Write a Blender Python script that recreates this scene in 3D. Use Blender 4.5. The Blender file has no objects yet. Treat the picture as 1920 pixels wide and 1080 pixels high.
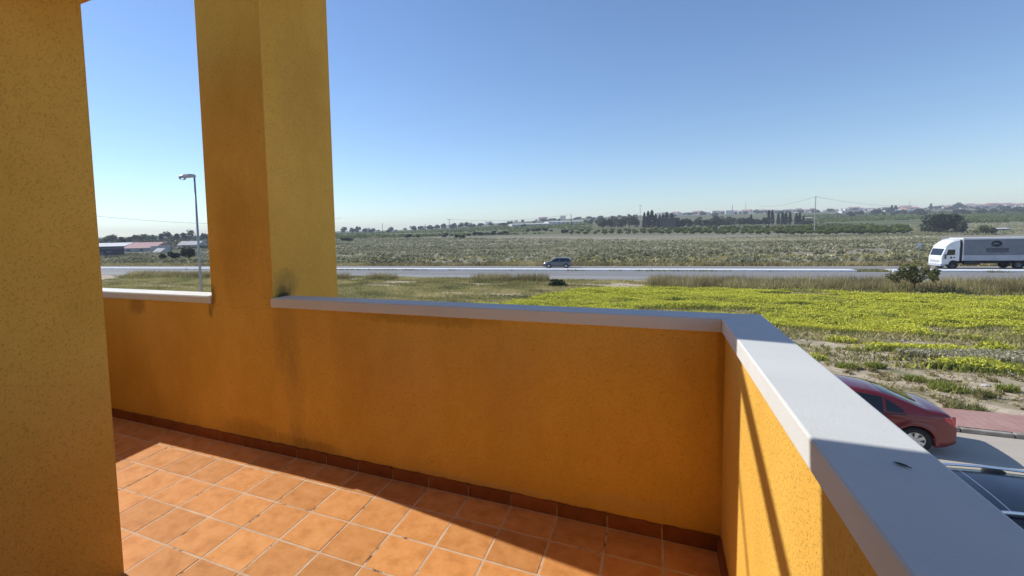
import bpy, bmesh, math, random
import numpy as np
from mathutils import Matrix, Vector
rad = math.radians
rng = np.random.default_rng(7)
random.seed(7)
scn = bpy.context.scene
col = scn.collection

# ------------------------------------------------------------------ camera
T = 3.985                                   # terrace floor above the street
CAM = np.array([-0.2892, -2.4893, 1.5148 + T])
F_PX, PITCH, ROLL, YAW = 893.43, 0.0748, -0.0241, -0.4364      # in pixels of a 1920 wide frame / radians
PPX, PPY = 814.27, 507.26
fw = np.array([math.sin(YAW)*math.cos(PITCH), math.cos(YAW)*math.cos(PITCH), -math.sin(PITCH)])
_r = np.array([math.cos(YAW), -math.sin(YAW), 0.0]); _u = np.cross(_r, fw)
RX = _r*math.cos(ROLL) + _u*math.sin(ROLL); UX = -_r*math.sin(ROLL) + _u*math.cos(ROLL)
cd = bpy.data.cameras.new('camera'); cam = bpy.data.objects.new('camera', cd); col.objects.link(cam)
m = Matrix.Identity(4)
for i in range(3):
    m[i][0], m[i][1], m[i][2], m[i][3] = RX[i], UX[i], -fw[i], CAM[i]
cam.matrix_world = m
cd.sensor_width = 36.0; cd.lens = F_PX/1920*36
cd.shift_x = (960-PPX)/1920; cd.shift_y = (PPY-540)/1920
cd.clip_start = 0.05; cd.clip_end = 12000
scn.camera = cam

# ------------------------------------------------------------------ sky, sun, exposure
SUN_EL = rad(38.4); SUN_AZ = math.atan2(-math.cos(rad(8)), math.sin(rad(8)))   # clockwise from +Y
sun_to = np.array([math.sin(SUN_AZ)*math.cos(SUN_EL), math.cos(SUN_AZ)*math.cos(SUN_EL), math.sin(SUN_EL)])
w = bpy.data.worlds.new('World'); scn.world = w; w.use_nodes = True
nt = w.node_tree; bg = nt.nodes['Background']
sky = nt.nodes.new('ShaderNodeTexSky'); sky.sky_type = 'NISHITA'; sky.sun_disc = False
sky.sun_elevation = SUN_EL; sky.sun_rotation = SUN_AZ % (2*math.pi)
sky.altitude = 0; sky.air_density = 1.0; sky.dust_density = 0.05; sky.ozone_density = 4.0
hs0 = nt.nodes.new('ShaderNodeHueSaturation'); hs0.inputs['Saturation'].default_value = 1.04; hs0.inputs['Hue'].default_value = 0.504
nt.links.new(sky.outputs[0], hs0.inputs['Color']); nt.links.new(hs0.outputs[0], bg.inputs[0]); bg.inputs[1].default_value = 0.100
sl = bpy.data.lights.new('sun', 'SUN'); sl.energy = 3.0; sl.angle = rad(0.53); sl.color = (1.0, 0.965, 0.91)
so = bpy.data.objects.new('sun', sl); col.objects.link(so)
so.rotation_euler = Vector(sun_to).to_track_quat('Z', 'Y').to_euler(); so.location = (-30, 5, 30)
scn.view_settings.view_transform = 'Standard'; scn.view_settings.look = 'None'
scn.view_settings.exposure = 0.6; scn.view_settings.gamma = 1.0
scn.render.engine = 'CYCLES'

# ------------------------------------------------------------------ helpers
def ray(x, y): return fw + RX*(x-PPX)/F_PX + UX*(PPY-y)/F_PX
def rise(X, Y):
    """ground height: flat round the houses and the road, rising inland, more so to the right"""
    X = np.asarray(X, float); Y = np.asarray(Y, float)
    d = X*fw[0]/math.cos(PITCH) + Y*fw[1]/math.cos(PITCH)
    la = X*_r[0] + Y*_r[1]
    az = np.degrees(np.arctan2(la, np.maximum(d, 1)))
    L = np.interp(d, [0, 185, 300, 400, 800, 1500, 2600], [0, 0, 3.0, 6.0, 12, 22, 30])
    R = np.interp(d, [0, 185, 220, 300, 450, 600, 1200, 1700, 2600], [0, 0, 1.1, 3.4, 8.8, 15, 41, 50, 40])
    t = np.clip((az+8)/30, 0, 1); t = t*t*(3-2*t)
    return L*(1-t) + R*t
def hit(px, py):
    """ground point seen at a place of the picture"""
    d = ray(px, py); t = 5.0
    while t < 3000:
        P = CAM + d*t
        if P[2] <= rise(P[0], P[1]): break
        t *= 1.004
    P = CAM + d*t; P[2] = rise(P[0], P[1]); return P
def at_depth(px, dep):
    """ground point in the picture column px at a depth in metres"""
    P = CAM + ray(px, 440)*dep; P[2] = rise(P[0], P[1]); return P
def depth(P): return float((np.asarray(P)-CAM) @ fw)

def tag(o, label=None, cat=None, group=None, kind=None):
    if label: o['label'] = label
    if cat: o['category'] = cat
    if group: o['group'] = group
    if kind: o['kind'] = kind
    return o
def empty(name, loc=(0, 0, 0), rz=0.0, label=None, cat=None, group=None):
    o = bpy.data.objects.new(name, None); col.objects.link(o); o.location = loc; o.rotation_euler = (0, 0, rz)
    o.empty_display_size = 0.3
    return tag(o, label, cat, group)
def link(name, me, mat=None, parent=None, smooth=False, loc=None):
    o = bpy.data.objects.new(name, me); col.objects.link(o)
    if mat is not None and not me.materials: me.materials.append(mat)
    if smooth: me.polygons.foreach_set('use_smooth', [True]*len(me.polygons))
    if parent is not None: o.parent = parent
    if loc is not None: o.location = loc
    return o
def copy_tree(o, parent=None):
    c = o.copy(); col.objects.link(c); c.parent = parent
    for ch in list(o.children): copy_tree(ch, c)
    return c
class MB:
    def __init__(s): s.v = []; s.f = []; s.mi = []; s.cur = 0
    def add(s, vs, fs):
        n = len(s.v); s.v += [tuple(map(float, v)) for v in vs]; s.f += [tuple(n+i for i in f) for f in fs]; s.mi += [s.cur]*len(fs); return s
    def box(s, x0, x1, y0, y1, z0, z1):
        return s.add([(x0,y0,z0),(x1,y0,z0),(x1,y1,z0),(x0,y1,z0),(x0,y0,z1),(x1,y0,z1),(x1,y1,z1),(x0,y1,z1)],
                     [(0,3,2,1),(4,5,6,7),(0,1,5,4),(1,2,6,5),(2,3,7,6),(3,0,4,7)])
    def tube(s, a, b, r0, r1=None, n=10):
        a = Vector(a); b = Vector(b); r1 = r0 if r1 is None else r1
        q = (b-a).to_track_quat('Z', 'Y'); vs = []
        for P, r in ((a, r0), (b, r1)):
            for k in range(n):
                t = 2*math.pi*k/n; vs.append(P + q @ Vector((r*math.cos(t), r*math.sin(t), 0)))
        fs = [(k, (k+1) % n, n+(k+1) % n, n+k) for k in range(n)] + [tuple(range(n-1, -1, -1)), tuple(range(n, 2*n))]
        return s.add(vs, fs)
    def lathe(s, prof, axis='y', n=28, c=(0, 0, 0)):
        vs = []
        for (r, h) in prof:
            for k in range(n):
                t = 2*math.pi*k/n; a, b = r*math.cos(t), r*math.sin(t)
                vs.append((c[0]+a, c[1]+h, c[2]+b) if axis == 'y' else (c[0]+a, c[1]+b, c[2]+h))
        fs = [(i*n+k, i*n+(k+1) % n, (i+1)*n+(k+1) % n, (i+1)*n+k) for i in range(len(prof)-1) for k in range(n)]
        return s.add(vs, fs)
    def grid(s, G):
        """G[i][j] points"""
        ni, nj = len(G), len(G[0])
        return s.add([p for r in G for p in r], [(i*nj+j, (i+1)*nj+j, (i+1)*nj+j+1, i*nj+j+1) for i in range(ni-1) for j in range(nj-1)])
    def poly(s, pts, h0, h1):
        """vertical prism over a plan polygon"""
        n = len(pts); vs = [(p[0], p[1], h0) for p in pts]+[(p[0], p[1], h1) for p in pts]
        return s.add(vs, [(k, (k+1) % n, n+(k+1) % n, n+k) for k in range(n)]+[tuple(range(n-1, -1, -1)), tuple(range(n, 2*n))])
    def mesh(s, name, mats=None, bev=0, seg=2, fix=True):
        me = bpy.data.meshes.new(name); me.from_pydata(s.v, [], s.f)
        for mm in (mats or []): me.materials.append(mm)
        if mats and len(mats) > 1: me.polygons.foreach_set('material_index', s.mi)
        if fix or bev:
            bm = bmesh.new(); bm.from_mesh(me)
            bmesh.ops.recalc_face_normals(bm, faces=bm.faces)
            if bev:
                es = [e for e in bm.edges if len(e.link_faces) == 2 and e.calc_face_angle(0) > 0.6]
                bmesh.ops.bevel(bm, geom=es, offset=bev, segments=seg, affect='EDGES', profile=0.5)
            bm.to_mesh(me); bm.free()
        me.update(); return me
    def obj(s, name, mat, parent=None, bev=0, smooth=False, seg=2, mats=None):
        return link(name, s.mesh(name, mats or [mat], bev, seg), None, parent, smooth)

# value noise for scattering
_tab = rng.random((256, 256))
def vnoise(x, y):
    xi = np.floor(x).astype(int); yi = np.floor(y).astype(int); fx = x-xi; fy = y-yi
    fx = fx*fx*(3-2*fx); fy = fy*fy*(3-2*fy); g = lambda a, b: _tab[a & 255, b & 255]
    return (g(xi, yi)*(1-fx)+g(xi+1, yi)*fx)*(1-fy)+(g(xi, yi+1)*(1-fx)+g(xi+1, yi+1)*fx)*fy
def fbm(x, y, s):
    return (vnoise(x/s, y/s)*.55+vnoise(x/s*2.1+37, y/s*2.1+11)*.28+vnoise(x/s*4.3+5, y/s*4.3+71)*.17)
def tri_mesh(name, V, mat, tint=None, parent=None):
    """V: (n,3,3) triangles"""
    n = len(V); me = bpy.data.meshes.new(name)
    me.vertices.add(n*3); me.vertices.foreach_set('co', V.reshape(-1).astype(np.float32))
    me.loops.add(n*3); me.loops.foreach_set('vertex_index', np.arange(n*3, dtype=np.int32))
    me.polygons.add(n); me.polygons.foreach_set('loop_start', np.arange(0, n*3, 3, dtype=np.int32))
    try: me.polygons.foreach_set('loop_total', np.full(n, 3, dtype=np.int32))
    except Exception: pass
    me.update(calc_edges=True)
    if tint is not None:
        a = me.attributes.new('tint', 'FLOAT', 'POINT'); a.data.foreach_set('value', np.repeat(tint, 3).astype(np.float32))
    me.materials.append(mat)
    return link(name, me, None, parent)
def blades(P, h, wd, lean=0.35):
    """one upright leaf triangle at each point; P (n,3)"""
    n = len(P); a = rng.random(n)*2*math.pi; dx = np.cos(a)*wd/2; dy = np.sin(a)*wd/2
    V = np.zeros((n, 3, 3)); V[:, 0] = P; V[:, 1] = P; V[:, 2] = P
    V[:, 0, 0] -= dx; V[:, 0, 1] -= dy; V[:, 1, 0] += dx; V[:, 1, 1] += dy
    V[:, 2, 0] += rng.normal(0, lean, n)*h; V[:, 2, 1] += rng.normal(0, lean, n)*h; V[:, 2, 2] += h*(0.7+0.5*rng.random(n))
    return V
def leaves(C, s, up=0.0):
    """randomly turned leaf triangles with centres C (n,3)"""
    n = len(C); a = rng.normal(size=(n, 3)); b = rng.normal(size=(n, 3))
    if up: a[:, 2] *= (1-up); b[:, 2] *= (1-up)
    a /= np.linalg.norm(a, axis=1)[:, None]; b -= a*np.sum(a*b, axis=1)[:, None]; b /= np.linalg.norm(b, axis=1)[:, None]
    s = (np.ones(n)*s*(0.7+0.6*rng.random(n)))[:, None]
    return np.stack([C+a*s*.62, C-a*s*.4+b*s*.5, C-a*s*.4-b*s*.5], axis=1)

# ------------------------------------------------------------------ materials
def new_mat(name):
    mt = bpy.data.materials.new(name); mt.use_nodes = True; n = mt.node_tree.nodes; l = mt.node_tree.links
    return mt, n, l, n['Principled BSDF']
def node(n, t, **kw):
    o = n.new(t)
    for k, v in kw.items():
        if k in o.inputs: o.inputs[k].default_value = v
        else: setattr(o, k, v)
    return o
def ramp(n, l, fac, stops):
    r = n.new('ShaderNodeValToRGB'); e = r.color_ramp.elements
    while len(e) > 1: e.remove(e[-1])
    for i, (p, c) in enumerate(stops):
        k = e[0] if i == 0 else e.new(p)
        k.position = p; k.color = (*c, 1) if len(c) == 3 else c
    l.new(fac, r.inputs[0]); return r.outputs[0]
def mathn(n, l, op, a, b=None, c=None, clamp=False):
    o = n.new('ShaderNodeMath'); o.operation = op; o.use_clamp = clamp
    for i, v in enumerate((a, b, c)):
        if v is None: continue
        if isinstance(v, (int, float)): o.inputs[i].default_value = v
        else: l.new(v, o.inputs[i])
    return o.outputs[0]
def mixc(n, l, fac, a, b, mode='MIX'):
    o = n.new('ShaderNodeMix'); o.data_type = 'RGBA'; o.blend_type = mode
    for i, v in ((0, fac), (6, a), (7, b)):
        if isinstance(v, (int, float)): o.inputs[i].default_value = v
        elif isinstance(v, tuple): o.inputs[i].default_value = (*v, 1) if len(v) == 3 else v
        else: l.new(v, o.inputs[i])
    return o.outputs[2]
def noise(n, l, vec, scale, detail=4, rough=0.55):
    o = n.new('ShaderNodeTexNoise'); o.inputs['Scale'].default_value = scale; o.inputs['Detail'].default_value = detail; o.inputs['Roughness'].default_value = rough
    if vec is not None: l.new(vec, o.inputs['Vector'])
    return o.outputs[0]
def bump(n, l, h, strength, dist, p):
    b = n.new('ShaderNodeBump'); b.inputs['Strength'].default_value = strength; b.inputs['Distance'].default_value = dist
    l.new(h, b.inputs['Height']); l.new(b.outputs[0], p.inputs['Normal']); return b
def objco(n): return n.new('ShaderNodeTexCoord').outputs['Object']
def mapv(n, l, vec, scale=(1, 1, 1), loc=(0, 0, 0)):
    o = n.new('ShaderNodeMapping'); o.inputs['Scale'].default_value = scale; o.inputs['Location'].default_value = loc
    l.new(vec, o.inputs[0]); return o.outputs[0]
def simple(name, c, rough=0.6, metal=0.0, var=0.12, scale=6.0, bmp=0.0, spec=0.5, coat=0.0):
    mt, n, l, p = new_mat(name); co = objco(n); v = noise(n, l, co, scale)
    dk = tuple(max(0, k*(1-var)) for k in c); lt = tuple(min(1, k*(1+var)) for k in c)
    l.new(ramp(n, l, v, [(0.3, dk), (0.7, lt)]), p.inputs['Base Color'])
    p.inputs['Roughness'].default_value = rough; p.inputs['Metallic'].default_value = metal
    p.inputs['Specular IOR Level'].default_value = spec; p.inputs['Coat Weight'].default_value = coat
    if coat: p.inputs['Coat Roughness'].default_value = 0.06
    if bmp: bump(n, l, noise(n, l, co, scale*12, 6), bmp, 0.01, p)
    return mt
def tinted(name, stops, rough=0.75, trans=0.25):
    """foliage: colour by clump, a little light through the leaf"""
    mt, n, l, p = new_mat(name)
    a = n.new('ShaderNodeAttribute'); a.attribute_name = 'tint'
    g = n.new('ShaderNodeNewGeometry')
    f = mathn(n, l, 'ADD', a.outputs['Fac'], mathn(n, l, 'MULTIPLY', mathn(n, l, 'SUBTRACT', g.outputs['Random Per Island'], 0.5), 0.45), clamp=True)
    c = ramp(n, l, f, stops); l.new(c, p.inputs['Base Color'])
    p.inputs['Roughness'].default_value = rough; p.inputs['Specular IOR Level'].default_value = 0.25
    if trans:
        t = n.new('ShaderNodeBsdfTranslucent'); l.new(c, t.inputs[0]); mx = n.new('ShaderNodeMixShader'); mx.inputs[0].default_value = trans
        l.new(p.outputs[0], mx.inputs[1]); l.new(t.outputs[0], mx.inputs[2]); l.new(mx.outputs[0], n['Material Output'].inputs[0])
    return mt

def stucco(name, stains=(), base=((.69, .385, .056), (.86, .515, .098))):
    """rough sprayed render; stains = list of stains and bands, (centre x,y,z, radius x,y,z, strength, colour) in object space"""
    mt, n, l, p = new_mat(name); co = objco(n)
    big = noise(n, l, mapv(n, l, co, (1.5, 1, .8)), 1.6, 7, .66); fine = noise(n, l, co, 90, 4, .6)
    c = ramp(n, l, big, [(.3, base[0]), (.7, base[1])])
    # worm-like dark pits of the sprayed render
    vo = node(n, 'ShaderNodeTexVoronoi', Scale=95.0); vo.distance = 'EUCLIDEAN'
    warp = node(n, 'ShaderNodeTexNoise', Scale=38.0); l.new(co, warp.inputs[0])
    va = n.new('ShaderNodeVectorMath'); va.operation = 'MULTIPLY_ADD'; l.new(warp.outputs[1], va.inputs[0]); va.inputs[1].default_value = (.018, .018, .018); l.new(co, va.inputs[2])
    l.new(va.outputs[0], vo.inputs['Vector'])
    sp = noise(n, l, va.outputs[0], 105, 2, .5)
    pit = ramp(n, l, sp, [(.555, (0, 0, 0)), (.68, (1, 1, 1))])
    c = mixc(n, l, mathn(n, l, 'MULTIPLY', pit, .30), c, (.36, .20, .035))
    c = mixc(n, l, mathn(n, l, 'MULTIPLY', fine, .14), c, (.82, .53, .14))
    sn = noise(n, l, mapv(n, l, co, (1.6, 1, .45)), 16, 7, .75)
    xyz = n.new('ShaderNodeSeparateXYZ'); l.new(co, xyz.inputs[0])
    for (cx, cy, cz, rx, ry, rz, st, sc) in stains:
        d = None
        for k, cc, rr in ((0, cx, rx), (1, cy, ry), (2, cz, rz)):
            e = mathn(n, l, 'POWER', mathn(n, l, 'ABSOLUTE', mathn(n, l, 'DIVIDE', mathn(n, l, 'SUBTRACT', xyz.outputs[k], cc), rr)), 2.4)
            d = e if d is None else mathn(n, l, 'ADD', d, e)
        msk = mathn(n, l, 'SUBTRACT', mathn(n, l, 'ADD', 1.15, mathn(n, l, 'MULTIPLY', mathn(n, l, 'SUBTRACT', sn, .5), 2.6)), d, clamp=True)
        c = mixc(n, l, mathn(n, l, 'MULTIPLY', msk, st), c, sc)
    l.new(c, p.inputs['Base Color']); p.inputs['Roughness'].default_value = .92; p.inputs['Specular IOR Level'].default_value = .25
    h = mathn(n, l, 'ADD', mathn(n, l, 'MULTIPLY', fine, .5), mathn(n, l, 'MULTIPLY', pit, -.9))
    bump(n, l, h, .55, .004, p)
    return mt
GREYST = (.30, .19, .07); BLK = (.018, .014, .010); PALE = (.62, .42, .20); RUST = (.42, .17, .02)
M = {}
M['stucco'] = stucco('ochre_render')
WALL_STAINS_BANDS = [
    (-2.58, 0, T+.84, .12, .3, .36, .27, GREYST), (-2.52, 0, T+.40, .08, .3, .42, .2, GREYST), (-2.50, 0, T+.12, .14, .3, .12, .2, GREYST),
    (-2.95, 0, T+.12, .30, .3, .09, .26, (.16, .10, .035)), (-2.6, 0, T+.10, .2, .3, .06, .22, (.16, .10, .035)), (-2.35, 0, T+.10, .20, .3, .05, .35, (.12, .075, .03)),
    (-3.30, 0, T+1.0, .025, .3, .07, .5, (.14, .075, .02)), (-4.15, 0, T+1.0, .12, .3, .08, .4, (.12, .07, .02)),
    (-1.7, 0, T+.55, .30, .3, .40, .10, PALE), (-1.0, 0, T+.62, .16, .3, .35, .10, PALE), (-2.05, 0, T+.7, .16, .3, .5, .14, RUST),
    (0, 0, T+.85, .035, .3, .5, .35, (.16, .085, .02)), (-1.2, 0, T+.09, .6, .3, .012, .5, PALE), (-.4, 0, T+.14, .25, .3, .05, .22, PALE),  # first entry: darker strip up the inside corner
    (-1.55, 0, T+1.03, .5, .3, .05, .35, (.22, .11, .02))]  # darker band just below the coping
M['stucco_front'] = stucco('ochre_render_weathered', WALL_STAINS_BANDS)
M['stucco_column'] = stucco('ochre_render_column', WALL_STAINS_BANDS[:8]+[
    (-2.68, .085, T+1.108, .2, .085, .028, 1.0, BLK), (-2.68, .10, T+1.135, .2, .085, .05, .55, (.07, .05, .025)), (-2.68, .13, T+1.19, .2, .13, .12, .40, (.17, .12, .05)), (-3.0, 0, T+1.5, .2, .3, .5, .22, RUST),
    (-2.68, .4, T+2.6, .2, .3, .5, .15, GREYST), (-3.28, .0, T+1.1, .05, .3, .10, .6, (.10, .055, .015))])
def coping_mat():
    mt, n, l, p = new_mat('white_masonry_paint'); co = objco(n)
    c = ramp(n, l, noise(n, l, co, 3, 6, .65), [(.3, (.665, .68, .655)), (.7, (.735, .75, .725))])
    sp = ramp(n, l, noise(n, l, co, 55, 3, .6), [(.70, (0, 0, 0)), (.78, (1, 1, 1))])
    c = mixc(n, l, mathn(n, l, 'MULTIPLY', sp, .35), c, (.42, .40, .36))
    l.new(c, p.inputs['Base Color']); p.inputs['Roughness'].default_value = .72
    bump(n, l, noise(n, l, co, 130, 5, .7), .35, .003, p); return mt
M['coping'] = coping_mat()
def tile_mat(name, a, b, c3, rough):
    mt, n, l, p = new_mat(name); co = objco(n); oi = n.new('ShaderNodeObjectInfo')
    va = n.new('ShaderNodeVectorMath'); va.operation = 'ADD'; l.new(co, va.inputs[0])
    cx = n.new('ShaderNodeCombineXYZ'); l.new(mathn(n, l, 'MULTIPLY', oi.outputs['Random'], 37.0), cx.inputs[0]); l.new(mathn(n, l, 'MULTIPLY', oi.outputs['Random'], 91.0), cx.inputs[1]); l.new(cx.outputs[0], va.inputs[1])
    v = noise(n, l, va.outputs[0], 11, 6, .62); v2 = noise(n, l, va.outputs[0], 40, 4, .6)
    c = ramp(n, l, v, [(.28, a), (.5, b), (.72, c3)])
    c = mixc(n, l, mathn(n, l, 'MULTIPLY', v2, .22), c, (.42, .17, .06))
    hs = node(n, 'ShaderNodeHueSaturation'); l.new(c, hs.inputs['Color']); l.new(mathn(n, l, 'ADD', .86, mathn(n, l, 'MULTIPLY', oi.outputs['Random'], .26)), hs.inputs['Value'])
    l.new(hs.outputs[0], p.inputs['Base Color']); p.inputs['Roughness'].default_value = rough; p.inputs['Specular IOR Level'].default_value = .18
    bump(n, l, mathn(n, l, 'ADD', v, mathn(n, l, 'MULTIPLY', v2, .4)), .25, .004, p); return mt
M['tile'] = tile_mat('terracotta_tile', (.56, .235, .068), (.72, .33, .105), (.80, .40, .155), .65)
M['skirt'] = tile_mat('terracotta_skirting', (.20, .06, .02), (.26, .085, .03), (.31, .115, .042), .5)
def grout_mat():
    mt, n, l, p = new_mat('grout'); co = objco(n)
    l.new(ramp(n, l, noise(n, l, co, 4, 6, .75), [(.36, (.16, .085, .045)), (.43, (.60, .42, .27)), (.7, (.78, .62, .45))]), p.inputs['Base Color'])
    p.inputs['Roughness'].default_value = .95; return mt
M['grout'] = grout_mat()

# ================================================================== SETTING: terrain
def ground_mat():
    mt, n, l, p = new_mat('dry_ground'); co = objco(n)
    xyz = n.new('ShaderNodeSeparateXYZ'); l.new(co, xyz.inputs[0])
    a = noise(n, l, co, .35, 8, .65); b = noise(n, l, co, 2.3, 8, .7); big = noise(n, l, mapv(n, l, co, (.01, .035, 1)), 1, 4, .5)
    sand = ramp(n, l, b, [(.3, (.42, .33, .225)), (.55, (.57, .46, .325)), (.75, (.68, .575, .43))])
    weed = ramp(n, l, b, [(.3, (.15, .145, .065)), (.6, (.27, .24, .13)), (.8, (.38, .32, .20))])
    c = mixc(n, l, ramp(n, l, a, [(.48, (0, 0, 0)), (.66, (1, 1, 1))]), sand, weed)
    # past the main road: grey-olive scrub soil, farther on farm fields
    scrub = ramp(n, l, b, [(.3, (.20, .18, .125)), (.6, (.34, .30, .215)), (.8, (.46, .40, .30))])
    field = ramp(n, l, big, [(.36, (.09, .115, .04)), (.46, (.14, .16, .06)), (.52, (.26, .22, .14)), (.58, (.10, .125, .045)), (.68, (.19, .18, .09))])
    far = mathn(n, l, 'DIVIDE', mathn(n, l, 'SUBTRACT', xyz.outputs[1], 72), 6, clamp=True)
    c = mixc(n, l, far, c, scrub)
    far2 = mathn(n, l, 'DIVIDE', mathn(n, l, 'SUBTRACT', xyz.outputs[1], 270), 80, clamp=True)
    c = mixc(n, l, far2, c, field)
    l.new(c, p.inputs['Base Color']); p.inputs['Roughness'].default_value = .95; p.inputs['Specular IOR Level'].default_value = .1
    bump(n, l, mathn(n, l, 'ADD', a, mathn(n, l, 'MULTIPLY', b, .5)), .8, .10, p); return mt
M['ground'] = ground_mat()
rings = np.concatenate([[0, 4, 8, 12, 18, 26, 40, 60, 90, 120, 150, 170], np.arange(185, 480, 14), np.arange(490, 1300, 40), np.arange(1350, 2501, 115)])
naz = 240
az = np.linspace(0, 2*math.pi, naz, endpoint=False)
gv = [(0, 0, 0)]; gf = []
for i, R in enumerate(rings[1:]):
    X = R*np.sin(az); Y = R*np.cos(az); Z = rise(X, Y)
    if R > 400: Z = Z + (fbm(X+900, Y+900, 260)-.5)*min(10, (R-400)*.012)
    gv += list(zip(X, Y, Z))
for k in range(naz): gf.append((0, 1+(k+1) % naz, 1+k))
for i in range(len(rings)-2):
    o0 = 1+i*naz; o1 = o0+naz
    gf += [(o0+k, o0+(k+1) % naz, o1+(k+1) % naz, o1+k) for k in range(naz)]
me = bpy.data.meshes.new('ground'); me.from_pydata([tuple(map(float, v)) for v in gv], [], gf)
tag(link('ground', me, M['ground'], smooth=True), kind='structure')

# ------------------------------------------------------------------ street below and main road
def asphalt(name, c0, c1, rough=.85, spec=.4):
    mt, n, l, p = new_mat(name); co = objco(n)
    c = ramp(n, l, noise(n, l, mapv(n, l, co, (.15, 1.2, 1)), .9, 6, .6), [(.3, c0), (.7, c1)])
    g = noise(n, l, co, 60, 3, .6); c = mixc(n, l, mathn(n, l, 'MULTIPLY', g, .35), c, tuple(k*1.6 for k in c0))
    l.new(c, p.inputs['Base Color']); p.inputs['Roughness'].default_value = rough; p.inputs['Specular IOR Level'].default_value = spec
    bump(n, l, g, .3, .004, p); return mt
M['street'] = asphalt('street_concrete', (.42, .365, .295), (.54, .475, .385), .9, .15)
M['road'] = asphalt('road_asphalt', (.22, .21, .195), (.28, .265, .245), .8, .2)
M['shoulder'] = asphalt('road_shoulder', (.27, .255, .23), (.33, .31, .28), .8, .2)
M['paint'] = simple('road_paint', (.78, .77, .73), .6, var=.1, scale=3)
M['concrete'] = simple('pale_concrete', (.80, .79, .76), .75, var=.15, scale=2, bmp=.2)
M['kerb'] = simple('kerb_stone', (.34, .30, .245), .85, var=.35, scale=4, bmp=.5)
def pave_mat():
    mt, n, l, p = new_mat('pink_paving'); co = objco(n)
    br = node(n, 'ShaderNodeTexBrick', Scale=1.0); br.inputs['Brick Width'].default_value = .2; br.inputs['Row Height'].default_value = .2; br.inputs['Mortar Size'].default_value = .006; br.offset = 0
    l.new(co, br.inputs[0])
    c = ramp(n, l, noise(n, l, co, 1.7, 8, .7), [(.3, (.36, .19, .155)), (.55, (.47, .265, .215)), (.75, (.50, .36, .29))])
    c = mixc(n, l, mathn(n, l, 'MULTIPLY', br.outputs['Fac'], .55), c, (.25, .17, .13))
    l.new(c, p.inputs['Base Color']); p.inputs['Roughness'].default_value = .9; bump(n, l, br.outputs['Fac'], -.3, .004, p); return mt
M['pave'] = pave_mat()
tag(MB().add([(-120, 4.75, .012), (120, 4.75, .012), (120, 14.25, .012), (-120, 14.25, .012)], [(0, 1, 2, 3)]).obj('street', M['street']), kind='structure')
tag(MB().box(-120, 120, 14.40, 15.98, -.1, .125).obj('pavement', M['pave']), kind='structure')
tag(MB().box(-120, 120, .16, 4.60, -.1, .125).obj('pavement', M['pave']), kind='structure')
kb = empty('kerb'); kb['kind'] = 'structure'
for (yy, x0, x1) in ((14.25, -26, 22), (4.62, -12, 12)):
    vars_ = [MB().box(0, .985, 0, .14+.01*(k % 2), -.1, .12+.012*k).mesh('kerb_stone', [M['kerb']], .022) for k in range(3)]
    x = x0
    while x < x1:
        link('kerb_stone', random.choice(vars_), None, kb, loc=(x, yy+random.uniform(-.008, .008), 0)); x += 1.0
GAP0 = float(hit(1592, 507)[0]); GAP1 = float(hit(1655, 507)[0])
SL = .0777; ANG = math.atan(SL)
def road_strip(name, o0, o1, z0, z1, mat, x0=-900, x1=900, parent=None, n=1):
    """strip running along the main road between two offsets from the far edge of its median"""
    f = lambda X, o: (X, 69.0+SL*X+o)
    mb = MB()
    P = [f(x0, o0), f(x1, o0), f(x1, o1), f(x0, o1)]
    if z1 is None: mb.add([(p[0], p[1], z0) for p in P], [(0, 1, 2, 3)])
    else: mb.poly(P, z0, z1)
    return mb.obj(name, mat, parent)
rd = tag(road_strip('main_road', -14.6, 7.0, .02, None, M['road']), kind='structure')
tag(road_strip('road_shoulder', -14.4, -11.2, .026, None, M['shoulder']), kind='structure')
tag(road_strip('road_shoulder', 5.4, 6.95, .026, None, M['shoulder']), kind='structure')
for o in (-11.2, -3.0, .55, 5.2): tag(road_strip('road_marking', o, o+.15, .032, None, M['paint'], -400, 300), kind='structure')
tag(road_strip('road_median', -2.3, 0, -.05, .20, M['concrete'], -400, GAP0), kind='structure')
tag(road_strip('road_median', -2.3, 0, -.05, .20, M['concrete'], GAP1, 300), kind='structure')
dm = MB(); X = -300
while X < 200:
    for o in (-7.2,):
        P = [(X, 69+SL*X+o), (X+3, 69+SL*(X+3)+o), (X+3, 69+SL*(X+3)+o+.13), (X, 69+SL*X+o+.13)]
        dm.add([(p[0], p[1], .032) for p in P], [(0, 1, 2, 3)])
    X += 9
tag(dm.obj('lane_dashes', M['paint']), kind='structure')

# sand tracks across the scrub
M['sand'] = simple('sand_track', (.50, .40, .275), .95, var=.2, scale=.4)
def track(name, pts, wid):
    P = [hit(*p) for p in pts]; mb = MB(); G = []
    for i, q in enumerate(P):
        a = P[max(i-1, 0)]; b = P[min(i+1, len(P)-1)]; t = (b-a)[:2]; t /= np.linalg.norm(t); nn = np.array([-t[1], t[0]])
        row = []
        for s in (-1, 0, 1):
            xy = q[:2]+nn*s*wid/2; row.append((xy[0], xy[1], float(rise(*xy))+.10))
        G.append(row)
    mb.grid(G); tag(mb.obj(name, M['sand']), kind='structure')
track('sand_track', [(x, 444.5+(x-930)*.0155) for x in range(930, 1500, 30)]+[(1500, 453.6), (1560, 454.2), (1640, 455.3), (1720, 456.6), (1800, 458)], 4.2)
track('sand_track', [(650, 449.5), (690, 448.8), (730, 448), (770, 447.2)], 9)

# ================================================================== THE HOUSE AND ITS TERRACE
ZC = T+1.106; TH = .064; OV = .016; WO = .16
def wallpart(): return None
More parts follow.
